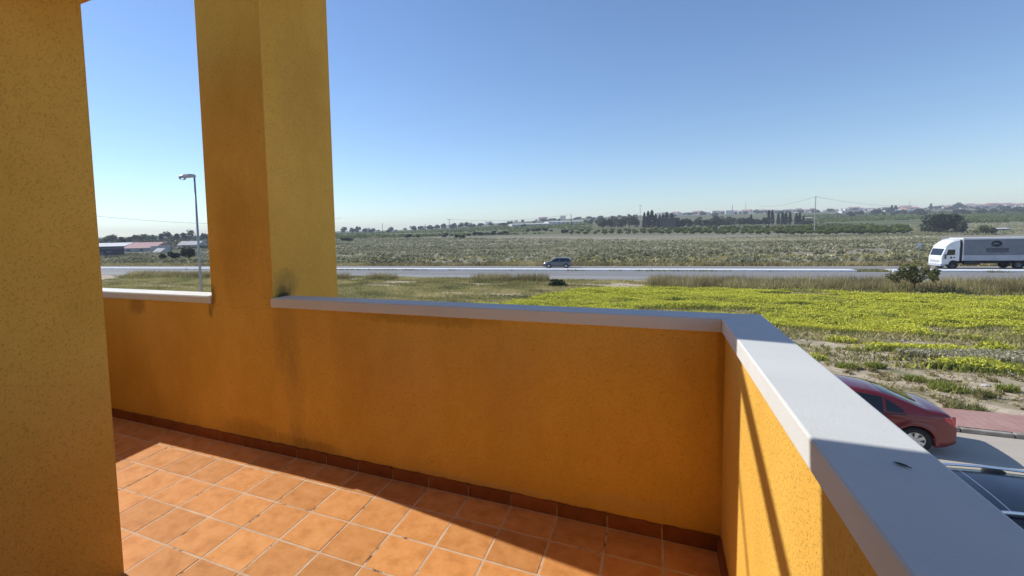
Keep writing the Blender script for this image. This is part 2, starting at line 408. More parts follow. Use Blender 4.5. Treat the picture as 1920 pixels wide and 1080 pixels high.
# --- floor: grout bed with single tiles, falling gently inwards
fs = .0225
def fz(y): return T + fs*y
fl = MB(); fl.add([(-5.07, 0, fz(0)+.002), (-5.07, -4.2, fz(-4.2)+.002), (0, -4.2, fz(-4.2)+.002), (0, 0, fz(0)+.002), (-5.07, 0, T-.25), (-5.07, -4.2, T-.3), (0, -4.2, T-.3), (0, 0, T-.25)],
       [(0, 1, 2, 3), (4, 7, 6, 5), (0, 4, 5, 1), (1, 5, 6, 2), (2, 6, 7, 3), (3, 7, 4, 0)])
floor = tag(fl.obj('terrace_floor', M['grout']), kind='structure')
PIT = .253; JT = .0095
def tile_mesh(w_, h_):
    mb = MB(); mb.box(-w_/2, w_/2, -h_/2, h_/2, -.006, .0035); return mb.mesh('tile', [M['tile']], .0022, 1)
tcache = {}
xj = [0]; xx = -.2466
while xx > -5.07: xj.append(xx); xx -= PIT
xj.append(-5.07)
yj = [-.017, -.2283]
while yj[-1] > -3.0: yj.append(yj[-1]-PIT)
fang = math.atan(fs)
for i in range(len(xj)-1):
    for j in range(len(yj)-1):
        a, b = xj[i+1], xj[i]; c_, d_ = yj[j+1], yj[j]
        if a < -2.7 and c_ < -1.45: continue
        ww, hh = round(b-a-JT, 4), round(d_-c_-JT, 4)
        if ww < .02 or hh < .02: continue
        if (ww, hh) not in tcache: tcache[(ww, hh)] = tile_mesh(ww, hh)
        o = link('tile', tcache[(ww, hh)], None, floor, loc=((a+b)/2+random.uniform(-.0012, .0012), (c_+d_)/2+random.uniform(-.0012, .0012), fz((c_+d_)/2)+random.uniform(-.0008, .0008)))
        o.rotation_euler = (fang, 0, random.uniform(-.004, .004))
# --- front parapet
def coping(name, x0, x1, y0, y1, parent, bev=.006):
    return MB().box(x0, x1, y0, y1, ZC-TH, ZC).obj(name, M['coping'], parent, bev)
fp = empty('parapet_wall', (0, 0, 0), 0, 'ochre front parapet wall of the terrace with stained plaster and white coping', 'wall')
MB().box(-5.21, .145, 0, .145, T-.35, ZC-TH+.002).obj('wall_body', M['stucco_front'], fp)
coping('coping', -5.23, -3.286, -OV, WO, fp, .012)
# L-shaped mitred coping over front and side walls is two pieces that butt at the corner
mb = MB(); mb.poly([(-2.694, -OV), (-OV, -OV), (WO, WO), (-2.694, WO)], ZC-TH, ZC); mb.obj('coping', M['coping'], fp, .005)
SK_H = .073; SK_T = .017
def skirting(mb_axis, pos, parent, at):
    for i in range(len(pos)-1):
        a, b = pos[i+1], pos[i]
        if abs(b-a) < .03: continue
        mb = MB(); n = 6
        # broken upper edge
        hs = [SK_H+random.uniform(-.003, .003) for _ in range(n+1)]
        u = [a+.0035+(b-a-.007)*k/n for k in range(n+1)]
        for k in range(n):
            z0 = T-.006; A, B, h0, h1 = u[k], u[k+1], hs[k], hs[k+1]
            if mb_axis == 'x': vs = [(A, at-SK_T, z0), (B, at-SK_T, z0), (B, at-.0005, z0), (A, at-.0005, z0), (A, at-SK_T, T+h0-.002), (B, at-SK_T, T+h1-.002), (B, at-.0005, T+h1), (A, at-.0005, T+h0)]
            else: vs = [(at-SK_T, A, z0+fs*A), (at-SK_T, B, z0+fs*B), (at-.0005, B, z0+fs*B), (at-.0005, A, z0+fs*A), (at-SK_T, A, T+fs*A+h0-.002), (at-SK_T, B, T+fs*B+h1-.002), (at-.0005, B, T+fs*B+h1), (at-.0005, A, T+fs*A+h0)]
            mb.add(vs, [(0, 1, 5, 4), (4, 5, 6, 7), (2, 3, 7, 6)]+([(3, 0, 4, 7)] if k == 0 else [])+([(1, 2, 6, 5)] if k == n-1 else []))
        mb.obj('skirting_tile', M['skirt'], parent)
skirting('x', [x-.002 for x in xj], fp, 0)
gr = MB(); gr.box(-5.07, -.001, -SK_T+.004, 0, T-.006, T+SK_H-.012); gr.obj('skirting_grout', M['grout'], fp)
# --- side parapet
sp_ = empty('parapet_wall', (0, 0, 0), 0, 'ochre side parapet wall on the right with sunlit white coping', 'wall')
MB().box(0, .145, -4.2, 0, T-.35, ZC-TH+.001).obj('wall_body', M['stucco'], sp_)
mb = MB(); mb.poly([(-OV, -OV-.0006), (-OV, -4.2), (WO, -4.2), (WO, WO-.0006)], ZC-TH, ZC); mb.obj('coping', M['coping'], sp_, .005)
skirting('y', [-.02, -.2283]+yj[2:], sp_, 0)
# --- left parapet (hidden behind the house corner; a guess, placed to cast the floor patch's left shadow edge)
lp = empty('parapet_wall', (0, 0, 0), 0, 'unseen ochre left parapet behind the house corner, guessed from its shadow edge', 'wall')
MB().box(-5.21, -5.07, -1.196, 0, T-.35, ZC-TH+.001).obj('wall_body', M['stucco'], lp)
coping('coping', -5.226, -5.054, -1.196, -OV-.001, lp)
# --- column
cl = empty('terrace_column', (0, 0, 0), 0, 'tall square ochre column rising from the front parapet', 'column')
MB().box(-3.282, -2.682, -.0015, .735, 0, T+4.029).obj('column_shaft', M['stucco_column'], cl, .004)
MB().box(-3.30, -2.66, .145, .755, 0, .5).obj('column_base', M['stucco'], cl, .004)
mb = MB(); prev = None; G = []
for k in range(25):
    x = -3.26+.56*k/24; z = ZC-TH-.012+.006*math.sin(k*1.7)+.004*math.sin(k*.6); G.append([(x, -.0018, z-.004), (x, -.0042, z), (x, -.0018, z+.004)])
mb.grid(G); mb.obj('plaster_seam', M['stucco'], cl)
# steel tie bar and cable, unseen, added to cast the side wall's shadow lines
caster = MB(); P1 = (-3.10, .02, T+3.46+.0); P2 = (-3.10, -1.10, T+3.46-.455)
caster.tube(P1, P2, .043, n=10); tag(caster.obj('caster_bar', simple('grey_steel', (.35, .35, .35), .5, .6)), 'steel tie bar added out of view to cast the diagonal shadow band', 'tie bar')
cb = MB(); y0, z0 = .345, 5.36; pts = [(-6.0, y0+.5, T+z0+.50), (-6.0, y0, T+z0), (-6.0, y0-.6, T+z0-.62), (-6.0, y0-1.6, T+z0-1.6)]
for a, b in zip(pts, pts[1:]): cb.tube(a, b, .017, n=8)
# --- house body
hs_ = empty('house', (0, 0, 0), 0, 'ochre house body whose rendered corner fills the left edge', 'house')
MB().box(-5.21, -2.53, -6.0, -1.196, 0, T+2.598).obj('wall', M['stucco'], hs_)
MB().box(-2.53, .145, -6.0, -4.2, 0, T+2.598).obj('wall', M['stucco'], hs_)
MB().box(-5.21, .145, -4.199, .1445, 0, T-.352).obj('lower_wall', M['stucco'], hs_)
MB().box(-5.21, -1.62, -6.0, -1.112, T+2.60, T+2.86).obj('roof_slab', M['stucco'], hs_)
MB().box(-5.25, -1.58, -6.0, -1.075, T+2.861, T+2.92).obj('roof_edge', M['coping'], hs_)
MB().box(-3.29, .30, -6.0, .76, T+4.03, T+4.25).obj('shade_roof', simple('shade_roof_soffit', (.27, .20, .14), .8, 0, .25, 3), hs_)  # unseen roof guessed to shade the floor; soffit tone tunes the bounce
MB().box(-3.33, .34, -6.0, .80, T+4.251, T+4.34).obj('shade_roof_edge', M['stucco'], hs_)
dr = MB().box(-1.9, -.5, -4.199, -4.15, fz(-4.2), fz(-4.2)+2.1).obj('door', simple('door_frame', (.75, .74, .72), .4), hs_, .005)
for (a, b) in ((-1.84, -1.24), (-1.16, -.56)): MB().box(a, b, -4.149, -4.14, fz(-4.2)+.1, fz(-4.2)+2.02).obj('pane', simple('door_glass', (.03, .035, .04), .05, 0, .05, 2, 0, .8), dr)
# small dark leaf and specks on the coping
def onplane(px, py, z): d = ray(px, py); t = (z-CAM[2])/d[2]; return CAM+d*t
P = onplane(1692, 874, ZC)
lf = MB(); G = []
for i in range(7):
    t = i/6; wv = .0048*math.sin(math.pi*min(1, t*1.15))**.8+.0003
    G.append([((t-.5)*.024, -wv, .0018), ((t-.5)*.024, 0, .0006), ((t-.5)*.024, wv, .0018)])
lf.grid(G); o = lf.obj('dead_leaf', simple('dead_leaf', (.02, .016, .014), .7)); o.location = (P[0], P[1], ZC+.001); o.rotation_euler = (0, 0, -.75)
tag(o, 'tiny dark dead leaf lying on the shaded coping', 'leaf')

# ================================================================== VEHICLES
def car_paint(name, c, flake=.3, rough=.28):
    mt, n, l, p = new_mat(name); co = objco(n)
    v = noise(n, l, co, 3, 5, .6); l.new(mixc(n, l, mathn(n, l, 'MULTIPLY', v, .05), c, (.30, .26, .20)), p.inputs['Base Color'])
    p.inputs['Metallic'].default_value = flake; p.inputs['Roughness'].default_value = rough
    p.inputs['Coat Weight'].default_value = .8 if sum(c) > .05 else .35; p.inputs['Coat Roughness'].default_value = .06; return mt
M['glass'] = simple('car_glass', (.012, .014, .016), .04, 0, .05, 2, 0, .7)
M['rubber'] = simple('tyre_rubber', (.018, .018, .018), .85, 0, .2, 8)
M['alloy'] = simple('wheel_alloy', (.62, .62, .61), .38, .6, .08, 5)
M['black'] = simple('black_plastic', (.016, .016, .017), .55, 0, .2, 6)
M['lamp_red'] = simple('red_lamp', (.62, .015, .018), .12, 0, .15, 20, 0, .6, .6)
M['lamp_white'] = simple('clear_lamp', (.62, .63, .64), .12, .3, .08, 10, 0, .6, .6)
M['chrome'] = simple('bright_trim', (.72, .73, .74), .22, .85, .05, 5)
M['plate'] = simple('number_plate', (.78, .78, .76), .5)

class Car:
    """closed body from a top profile, a bottom profile with wheel arches and a half-width function"""
    def __init__(s, L, Wd, top, belt, belt_w, roof_w, roof_z, wheels, wr, zb=.20, crown=.035, rr=.07, nose=.17, tail=.09):
        s.L, s.W, s.belt, s.bw, s.rw, s.rz, s.wheels, s.wr, s.zb0, s.cr, s.rr, s.nose, s.tail = L, Wd/2, belt, belt_w, roof_w, roof_z, wheels, wr, zb, crown, rr, nose, tail
        xs = np.linspace(0, L, 400); z = np.interp(xs, [t[0] for t in top], [t[1] for t in top])
        k = np.ones(15)/15; zp = np.concatenate([np.full(7, z[0]), z, np.full(7, z[-1])]); s.xs = xs; s.zs = np.convolve(zp, k, 'valid')
    def zt(s, x): return float(np.interp(x, s.xs, s.zs))
    def zb(s, x):
        z = s.zb0
        if x < .35: z += .12*((.35-x)/.35)**2
        if x > s.L-.35: z += .05*((x-s.L+.35)/.35)**2
        R = s.wr+.055
        for wx in s.wheels:
            d = abs(x-wx)
            if d < R: z = max(z, s.wr+math.sqrt(R*R-d*d))
        return z
    def w(s, x, z):
        L = s.L; e = 1.0
        if x < .7: e -= s.tail*((.7-x)/.7)**2.6
        if x > L-1.0: e -= s.nose*((x-L+1.0)/1.0)**2.6
        b = s.belt
        if z < b: f = np.interp(z, [.15, .35, .62, b], [.93, .985, 1.0, s.bw])
        else: f = s.bw+(s.rw-s.bw)*((z-b)/(s.rz-b))**1.15
        zt = s.zt(x)-s.cr; y = s.W*e*f; q = z-(zt-s.rr)
        if q > 0: y -= s.rr*(1-math.sqrt(max(0, 1-min(1, q/s.rr)**2)))*.9
        # crease along the door
        y += .008*math.exp(-((z-b+.10)/.035)**2)
        for wx in s.wheels: y += .018*math.exp(-((math.hypot(x-wx, z-s.wr)-s.wr-.09)/.06)**2)*(1 if z < b else 0)
        return y
    def cols(s):
        xs = set(np.linspace(0, s.L, 90))
        for wx in s.wheels:
            R = s.wr+.055
            for k in range(21): xs.add(wx-R*math.cos(math.pi*k/20))
            xs.add(wx-R-.002); xs.add(wx+R+.002)
        return sorted(xs)
    def topz(s, x, v): return s.zt(x)-s.cr*abs(v)**2.2
    def body(s, mat, parent, name='body'):
        mb = MB(); NR = 20; NV = 12; xs = s.cols(); G = []
        for x in xs:
            zb, zt = s.zb(x), s.zt(x)-s.cr; row = []
            zz = [zb+(zt-zb)*(1-(1-k/NR)**1.25) for k in range(NR+1)]
            for z in zz: row.append((x, -s.w(x, z), z))
            ye = s.w(x, zt)
            for k in range(1, NV): v = -1+2*k/NV; row.append((x, v*ye, s.topz(x, v)))
            for z in reversed(zz): row.append((x, s.w(x, z), z))
            G.append(row+[row[0]])
        mb.grid(G)
        for r in (G[0][:-1], G[-1][:-1]): mb.add(r, [tuple(range(len(r)))])
        return mb.obj(name, mat, parent, smooth=True)
    def side(s, name, mat, parent, x0, x1, lo, hi, off=.004, n=24, m_=8, sides=(-1, 1)):
        out = []
        for sg in sides:
            mb = MB(); G = []
            for i in range(n+1):
                x = x0+(x1-x0)*i/n; a, b = lo(x), max(lo(x)+.001, hi(x))
                G.append([(x, sg*(s.w(x, a+(b-a)*j/m_)+off), a+(b-a)*j/m_) for j in range(m_+1)])
            mb.grid(G); out.append(mb.obj(name, mat, parent, smooth=True))
        return out
    def over(s, name, mat, parent, x0, x1, v0, off=.005, n=14, m_=10, taper=0):
        mb = MB(); G = []
        for i in range(n+1):
            x = x0+(x1-x0)*i/n; ye = s.w(x, s.zt(x)-s.cr)*(v0+taper*i/n)
            G.append([(x, -ye+2*ye*j/m_, s.topz(x, v0*(-1+2*j/m_))+off) for j in range(m_+1)])
        mb.grid(G); return mb.obj(name, mat, parent, smooth=True)
    def wheel(s, parent, x, sg, spokes=7):
        r = s.wr; wid = .20; yc = sg*(s.W-.025-wid/2)
        e = MB(); e.lathe([(r*.62, -wid/2), (r*.9, -wid/2), (r, -wid/2+.03), (r, wid/2-.03), (r*.9, wid/2), (r*.62, wid/2), (r*.62, -wid/2)], n=36)
        t = e.obj('wheel', M['rubber'], parent, smooth=True); t.location = (x, yc, r)
        ri = MB(); yo = sg*(wid/2-.015)
        ri.lathe([(r*.64, -wid/2), (r*.66, yo+sg*.008), (r*.57, yo), (r*.56, yo-sg*.06)], n=36)
        ri.lathe([(r*.16, yo-sg*.01), (r*.14, yo+sg*.004), (0.001, yo+sg*.006)], n=16)
        ri.lathe([(r*.6, yo-sg*.075), (.001, yo-sg*.075)], n=24)
        for k in range(spokes):
            a = 2*math.pi*k/spokes; c, q = math.cos(a), math.sin(a); ww0, ww1 = r*.085, r*.12
            vs = []
            for (rad_, hw) in ((r*.10, ww0), (r*.60, ww1)):
                for dy in (yo-sg*.03, yo): vs += [(rad_*c-hw*q, dy, rad_*q+hw*c), (rad_*c+hw*q, dy, rad_*q-hw*c)]
            ri.add(vs, [(2, 3, 7, 6), (0, 2, 6, 4), (1, 5, 7, 3)])
        ri.obj('rim', M['alloy'], t)
        return t

def seam(c, parent, pts, wdt=.008, mat=None):
    for sg in (-1, 1):
        mb = MB(); mb.grid([[(x-wdt/2, sg*(c.w(x, z)+.0025), z), (x+wdt/2, sg*(c.w(x, z)+.0025), z)] for (x, z) in pts])
        mb.obj('door_seam', mat or M['black'], parent)

# ---- red saloon
red = empty('parked_car', (6.12, 13.17, .012), math.pi, 'red saloon car parked by the pink pavement, seen past the coping', 'car')
RP = car_paint('red_paint', (.17, .006, .008), .2, .32)
c = Car(4.5, 1.80, [(0, .60), (.02, .80), (.05, .955), (.12, 1.03), (.30, 1.065), (.52, 1.09), (.80, 1.205), (1.10, 1.315), (1.40, 1.39), (1.80, 1.435), (2.20, 1.44), (2.55, 1.405), (2.80, 1.34), (3.45, 1.0), (3.55, .975), (4.05, .86), (4.35, .72), (4.46, .58), (4.5, .45)],
        .91, .975, .70, 1.445, (.76, 3.42), .315, tail=.15)
c.body(RP, red)
hi = lambda x: min(c.zt(x)-.115, 1.32)
lo = lambda x: .925+.02*max(0, (1.6-x))
c.side('rear_quarter_window', M['glass'], red, .98, 1.30, lambda x: .955+.03*max(0, 1.3-x), lambda x: min(hi(x), .965+(x-.90)*.72), m_=6)
c.side('side_window', M['glass'], red, 1.36, 2.18, lo, hi)
c.side('side_window', M['glass'], red, 2.25, 3.12, lo, hi)
c.side('window_trim', M['black'], red, .92, 3.16, lambda x: lo(x)-.028, lambda x: lo(x)-.004, .003, m_=1)
c.over('rear_window', M['glass'], red, .55, 1.30, .84, .006)
c.over('windscreen', M['glass'], red, 2.72, 3.42, .88, .006)
for pts in ([(1.32, .30+.065*k) for k in range(11)], [(2.215, .24+.07*k) for k in range(11)], [(3.20, .30+.065*k) for k in range(11)]): seam(c, red, pts)
seam(c, red, [(1.0+.02*k, .30+.005*k) for k in range(2)])
for sg, rr_ in ((-1, 0), (1, 0)):
    mb = MB(); G = []
    for i in range(9):
        x = -.003+.26*i/8; zl = .68+.20*(i/8); zh = .93+.01*(i/8)
        G.append([(x, sg*(c.w(max(x, 0), zl+(zh-zl)*j/5)+.006), zl+(zh-zl)*j/5) for j in range(6)])
    mb.grid(G)
    G = [[(-.004+.03*0, sg*(c.w(0, .86)-.26*k/5+.004), .70+.22*j/4) for j in range(5)] for k in range(6)]
    for row in G:
        for j in range(5): row[j] = (min([x for x in np.linspace(0, .4, 200) if c.zt(x)-c.cr >= row[j][2]-.0001] or [.1])-.006, row[j][1], row[j][2])
    mb.grid(G); tl = mb.obj('tail_lamp', M['lamp_red'], red)
MB().box(-.018, 0, -.26, .26, .62, .73).obj('number_plate', M['plate'], red, .003)
MB().box(-.012, .2, -.60, .60, .30, .40).obj('bumper_insert', M['black'], red, .02)
for sg in (-1, 1):
    y = c.w(1.45, .86)
    for hx in (1.46, 2.36): MB().box(hx, hx+.17, sg*(c.w(hx, .85)+.004)-.012, sg*(c.w(hx, .85)+.004)+.012, .838, .865).obj('door_handle', RP, red, .006)
    MB().box(2.98, 3.14, sg*.90-.07, sg*.90+.07, .98, 1.10).obj('wing_mirror', RP, red, .03)
for wx in c.wheels:
    for sg in (-1, 1): c.wheel(red, wx, sg, 7)
for sg in (-1, 1): c.side('headlamp', M['lamp_white'], red, 4.05, 4.38, lambda x: .60, lambda x: .73, .005, sides=(sg,))
# sun glints need no lamp: roof aerial
MB().tube((1.45, 0, 1.47), (1.25, 0, 1.60), .006, .003, 6).obj('aerial', M['black'], red)

def suv(name, loc, rz, label, paint, dims, rails=True, spokes=5, group=None):
    L, Wd, H, top, wheels, wr, belt = dims
    r = empty(name, loc, rz, label, 'car', group)
    c = Car(L, Wd, top, belt, .97, .77 if not rails else .80, H, wheels, wr, .24, .03, .08, .15, .08)
    c.body(paint, r)
    hi = lambda x: c.zt(x)-.13; lo = lambda x: belt+.03
    xs = [x for x in np.linspace(.3, L-1, 80) if hi(x) > lo(x)+.16]; a, b = min(xs), max(xs)
    x1 = a+(b-a)*.20; x2 = a+(b-a)*.58
    for q0, q1 in ((a, x1-.03), (x1+.03, x2-.03), (x2+.03, b)): c.side('side_window', M['glass'], r, q0, q1, lo, hi)
    c.over('windscreen', M['glass'], r, b-.28, b+.52, .88, .006)
    mb = MB(); x0 = .055
    G = [[(c_x, (c.w(c_x, zz)*.82)*v, zz) for v in np.linspace(-1, 1, 7)] for zz in np.linspace(belt+.08, H-.17, 6) for c_x in [float(c.xs[np.argmax(c.zs >= zz)])-.012]]
    mb.grid(G); mb.obj('rear_window', M['glass'], r)
    for xx in (x1, x2, b+.1): seam(c, r, [(xx, .34+(belt-.36)*k/10) for k in range(11)])
    for sg in (-1, 1):
        c.side('tail_lamp', M['lamp_red'], r, .02, .22, lambda x: belt-.22, lambda x: belt+.05, .006, sides=(sg,))
        c.side('headlamp', M['lamp_white'], r, L-.52, L-.14, lambda x: belt-.28, lambda x: belt-.12, .006, sides=(sg,))
        MB().box(b+.02, b+.2, sg*(Wd/2+.02)-.08, sg*(Wd/2+.02)+.08, belt+.02, belt+.16).obj('wing_mirror', paint, r, .03)
        for hx in (x1+.12, x2+.12): MB().box(hx, hx+.18, sg*(c.w(hx, belt-.09)+.004)-.012, sg*(c.w(hx, belt-.09)+.004)+.012, belt-.1, belt-.07).obj('door_handle', paint, r, .006)
    c.side('sill_cladding', M['black'], r, wheels[0]+wr+.06, wheels[1]-wr-.06, lambda x: .245, lambda x: .40, .008, m_=2)
    MB().box(-.02, 0.02, -.26, .26, .70, .81).obj('number_plate', M['plate'], r, .003)
    for wx in wheels:
        for sg in (-1, 1): c.wheel(r, wx, sg, spokes)
    return r, c, (a, b)
top = [(0, .62), (.02, .85), (.05, 1.05), (.16, 1.30), (.32, 1.52), (.50, 1.635), (.9, 1.685), (1.6, 1.70), (2.3, 1.69), (2.75, 1.65), (3.0, 1.58), (3.65, 1.14), (3.8, 1.08), (4.3, .97), (4.55, .80), (4.63, .62), (4.66, .48)]
DP = car_paint('dark_blue_paint', (.004, .008, .018), 0.0, .2)
DZ, DY = .012, 6.79
dark, dc, rng_ = suv('parked_car', (6.62, DY, DZ), math.pi, 'dark blue estate car with silver roof rails parked below the terrace', DP, (4.66, 1.92, 1.70, top, (.88, 3.62), .34, 1.0))
for sg in (-1, 1):
    x0, x1 = .62, 2.92; ys = .715
    mb = MB(); G = []
    for i in range(25):
        t = i/24; x = x0+(x1-x0)*t; zc = dc.topz(x, .93)+.045*min(1, min(t, 1-t)*14)
        G.append([(x, sg*ys+dy, zc+dz) for dy, dz in ((-.022, 0), (-.016, .018), (.016, .018), (.022, 0), (.016, -.014), (-.016, -.014), (-.022, 0))])
    mb.grid(G); rl = mb.obj('roof_rail', M['chrome'], dark, smooth=False)
    for t in (.02, .36, .68, .98):
        x = x0+(x1-x0)*t
        mb = MB(); mb.lathe([(.001, .03), (.05, .03), (.085, .0), (.09, -.03)], axis='z', n=14, c=(0, 0, 0)); f = mb.obj('rail_foot', M['black'], rl, smooth=True); f.location = (x, sg*(ys-.02), dc.topz(x, .9)+.012); f.scale = (1.6, .55, 1)
dc.over('roof_seam', M['chrome'], dark, 2.60, 2.612, .86, .004, n=1)

# ---- grey car on the main road
g0 = hit(1026, 503); g1 = hit(1063, 503); gx = (g0[0]+g1[0])/2
GP = car_paint('grey_paint', (.13, .14, .155), .5, .35)
top2 = [(0, .62), (.02, .85), (.05, 1.0), (.12, 1.2), (.25, 1.42), (.42, 1.54), (.8, 1.60), (1.5, 1.62), (2.1, 1.60), (2.4, 1.55), (3.15, 1.10), (3.3, 1.05), (3.85, .93), (4.1, .76), (4.2, .6), (4.22, .48)]
suv('moving_car', (gx+2.15, 69+SL*(gx+2.1)+3.1, .02), math.pi+ANG, 'small grey off-road car driving left on the main road', GP, (4.22, 1.80, 1.62, top2, (.80, 3.32), .34, .98), False)

# ---- lorry
def lorry():
    f0 = hit(1783, 504)
    root = empty('lorry', (29.65, 69+SL*29.65+3.45, .02), ANG, 'white lorry with grey tarpaulin body driving left on the main road', 'lorry')
    WH = simple('lorry_white', (.80, .80, .78), .4, 0, .06, 2, 0, .5, .3); GT = simple('grey_tarpaulin', (.185, .20, .225), .7, 0, .12, 1.5, .15)
    LB = simple('pale_board', (.44, .46, .50), .6, 0, .1, 2); DK = M['black']; INK = simple('dark_print', (.006, .012, .026), .6)
    # local: x to the right (rearwards), y away from the terrace, front at x=0
    W2 = 1.24
    prof = [(0.12, .55), (0.0, .62), (-.02, 1.25), (.02, 1.52), (.40, 2.42), (.58, 2.62), (2.10, 2.66), (2.10, .95), (1.78, .95), (1.66, 1.02), (1.30, 1.05), (.95, .86), (.86, .55)]
    mb = MB(); n = len(prof)
    for sg in (-1, 1): pass
    vs = [(x, -W2, z) for x, z in prof]+[(x, W2, z) for x, z in prof]
    mb.add(vs, [(k, (k+1) % n, n+(k+1) % n, n+k) for k in range(n)]+[tuple(range(n-1, -1, -1)), tuple(range(n, 2*n))])
    cab = mb.obj('cab', WH, root, .05)
    # windscreen on the sloping front
    def fr(u, y): x0, z0, x1, z1 = .055, 1.60, .385, 2.385; return (x0+(x1-x0)*u-.012, y, z0+(z1-z0)*u+.005)
    mb = MB(); mb.grid([[fr(u, y) for y in np.linspace(-1.08, 1.08, 5)] for u in (0, 1)]); mb.obj('windscreen', M['glass'], cab)
    mb = MB(); P = [(.50, 1.62), (.74, 2.30), (1.56, 2.30), (1.56, 1.68)]
    mb.add([(x, -W2-.006, z) for x, z in P], [(0, 1, 2, 3)]); mb.obj('side_window', M['glass'], cab)
    mb = MB(); mb.add([(x, W2+.006, z) for x, z in P], [(0, 1, 2, 3)]); mb.obj('side_window', M['glass'], cab)
    MB().box(.30, .42, -W2-.22, -W2-.05, 1.20, 1.75).obj('wing_mirror', DK, cab, .03)
    # deflector
    mb = MB(); pr = [(.42, 2.60), (.60, 2.86), (.95, 3.16), (1.45, 3.42), (2.12, 3.56)]; G = []
    for x, z in pr: G.append([(x, -W2+.02, 2.62), (x, -W2+.02+.06, z-.22*(z-2.6)), (x, -W2+.30, z), (x, W2-.30, z), (x, W2-.08, z-.22*(z-2.6)), (x, W2-.02, 2.62)])
    mb.grid(G); mb.add(G[-1], [(0, 1, 2, 3, 4, 5)]); mb.obj('wind_deflector', WH, cab)
    bp = MB().box(-.10, .45, -W2, W2, .34, .62).obj('bumper', LB, root, .04)
    for y in (-.95, .95): MB().box(-.115, -.09, y-.18, y+.18, .42, .56).obj('headlamp', M['lamp_white'], bp, .01)
    MB().box(-.035, -.015, -.9, .9, .80, 1.05).obj('grille', LB, cab, .004)
    stp = MB().box(.46, 1.75, -W2+.02, W2-.02, .40, .86).obj('step', DK, root, .02)
    sq = .76; off_ = 2.1*(1-sq)
    # chassis and body
    MB().box(1.2, 10.2, -.45, .45, .62, .95).obj('chassis', DK, root)
    bd = MB().box(2.34, 10.4, -W2, W2, 1.02, 3.56).obj('cargo_body', GT, root, .02)
    MB().box(2.33, 10.42, -W2-.012, W2+.012, 3.45, 3.64).obj('roof_rail', WH, bd, .03)
    MB().box(2.33, 10.42, -W2-.014, W2+.014, 1.0, 1.62).obj('drop_side', LB, bd, .01)
    for x in (2.34, 5.1, 7.9, 10.3): MB().box(x, x+.07, -W2-.03, -W2-.004, .98, 1.63 if 3 < x < 10 else 3.5).obj('post', LB if x > 3 else WH, bd)
    MB().box(2.12, 2.33, -W2+.12, W2-.12, 1.0, 3.2).obj('bulkhead', DK, root)
    # emblem: dark disc with pale swoosh, and the blurred lettering with its underline
    def disc(cx, cz, r, y, nm, mat, par, sx=1.0):
        mb = MB(); n = 28; mb.add([(cx+sx*r*math.cos(2*math.pi*k/n), y, cz+r*math.sin(2*math.pi*k/n)) for k in range(n)], [tuple(range(n))]); return mb.obj(nm, mat, par)
    em = disc(5.25, 2.93, .36, -W2-.008, 'emblem', INK, bd, 1.32)
    SW = simple('emblem_swoosh', (.16, .185, .22), .6)
    mb = MB(); G = []
    for k in range(15):
        t = k/14; x = 4.87+.62*t; z = 2.80+.16*math.sin(t*3.0)+.02*t; h = .075*math.sin(math.pi*t)+.004; G.append([(x, -W2-.012, z-h), (x, -W2-.012, z+h)])
    mb.grid(G); mb.obj('swoosh', SW, em)
    # letter strokes, too blurred in the photograph to be read
    mb = MB(); x = 4.36; y = -W2-.008; pat = 'oonoonolooo'
    for i, chh in enumerate(pat):
        wl = .155; h = .34; z = 2.10
        if chh == 'l': mb.add([(x, y, z), (x+.05, y, z), (x+.09, y, z+.46), (x+.04, y, z+.46)], [(0, 1, 2, 3)]); x += .10; continue
        if chh == 'n':
            for q in (0, .10): mb.add([(x+q, y, z), (x+q+.045, y, z), (x+q+.065, y, z+h), (x+q+.02, y, z+h)], [(0, 1, 2, 3)])
            mb.add([(x+.02, y, z+h-.06), (x+.14, y, z+h-.06), (x+.145, y, z+h), (x+.025, y, z+h)], [(0, 1, 2, 3)])
        else:
            G = []
            for k in range(17):
                t = 2*math.pi*k/16; G.append([(x+.08+.075*math.cos(t)+.02*math.sin(t), y, z+h/2+h/2*math.sin(t)), (x+.08+.016*math.cos(t)+.01*math.sin(t), y, z+h/2+(h/2-.085)*math.sin(t))])
            mb.grid(G)
        x += .185
    mb.obj('lettering', INK, bd)
    MB().box(4.36, 6.35, -W2-.009, -W2-.004, 1.97, 2.045).obj('lettering_underline', INK, bd)
    disc(1.12, 1.36, .13, -W2-.008, 'emblem', simple('door_emblem', (.07, .10, .15), .6), cab)
    MB().box(1.34, 1.62, -W2-.009, -W2-.003, 1.32, 1.42).obj('lettering', INK, cab)
    # wheels
    def wheel(x, y, r=.48, wd=.28):
        mb = MB(); mb.lathe([(r*.55, -wd/2), (r*.92, -wd/2), (r, -wd/2+.04), (r, wd/2-.04), (r*.92, wd/2), (r*.55, wd/2)], n=30)
        t = mb.obj('wheel', M['rubber'], root, smooth=True); t.location = (x, y, r)
        mb = MB(); sg = -1 if y < 0 else 1
        mb.lathe([(r*.56, sg*wd/2), (r*.52, sg*(wd/2-.05)), (r*.25, sg*(wd/2-.07)), (r*.22, sg*wd/2), (.001, sg*wd/2)], n=24); mb.obj('hub', simple('steel_hub', (.16, .16, .17), .5, .3), t)
    for x in (1.36*sq+off_, 7.2): 
        for y in (-W2+.16, W2-.16): wheel(x, y)
    for x in (6.55, 7.85):
        MB().box(x-.05, x, -W2+.02, -W2+.36, .35, 1.0).obj('mud_flap', DK, root)
    MB().box(2.6, 4.0, -W2+.06, -W2+.5, .5, .95).obj('fuel_tank', DK, root, .05)
    MB().box(8.3, 10.2, -W2+.05, -W2+.12, .55, .80).obj('side_guard', LB, root)
    for o in (cab, bp, stp): o.scale.x = sq; o.location.x = off_
    return root
lorry()

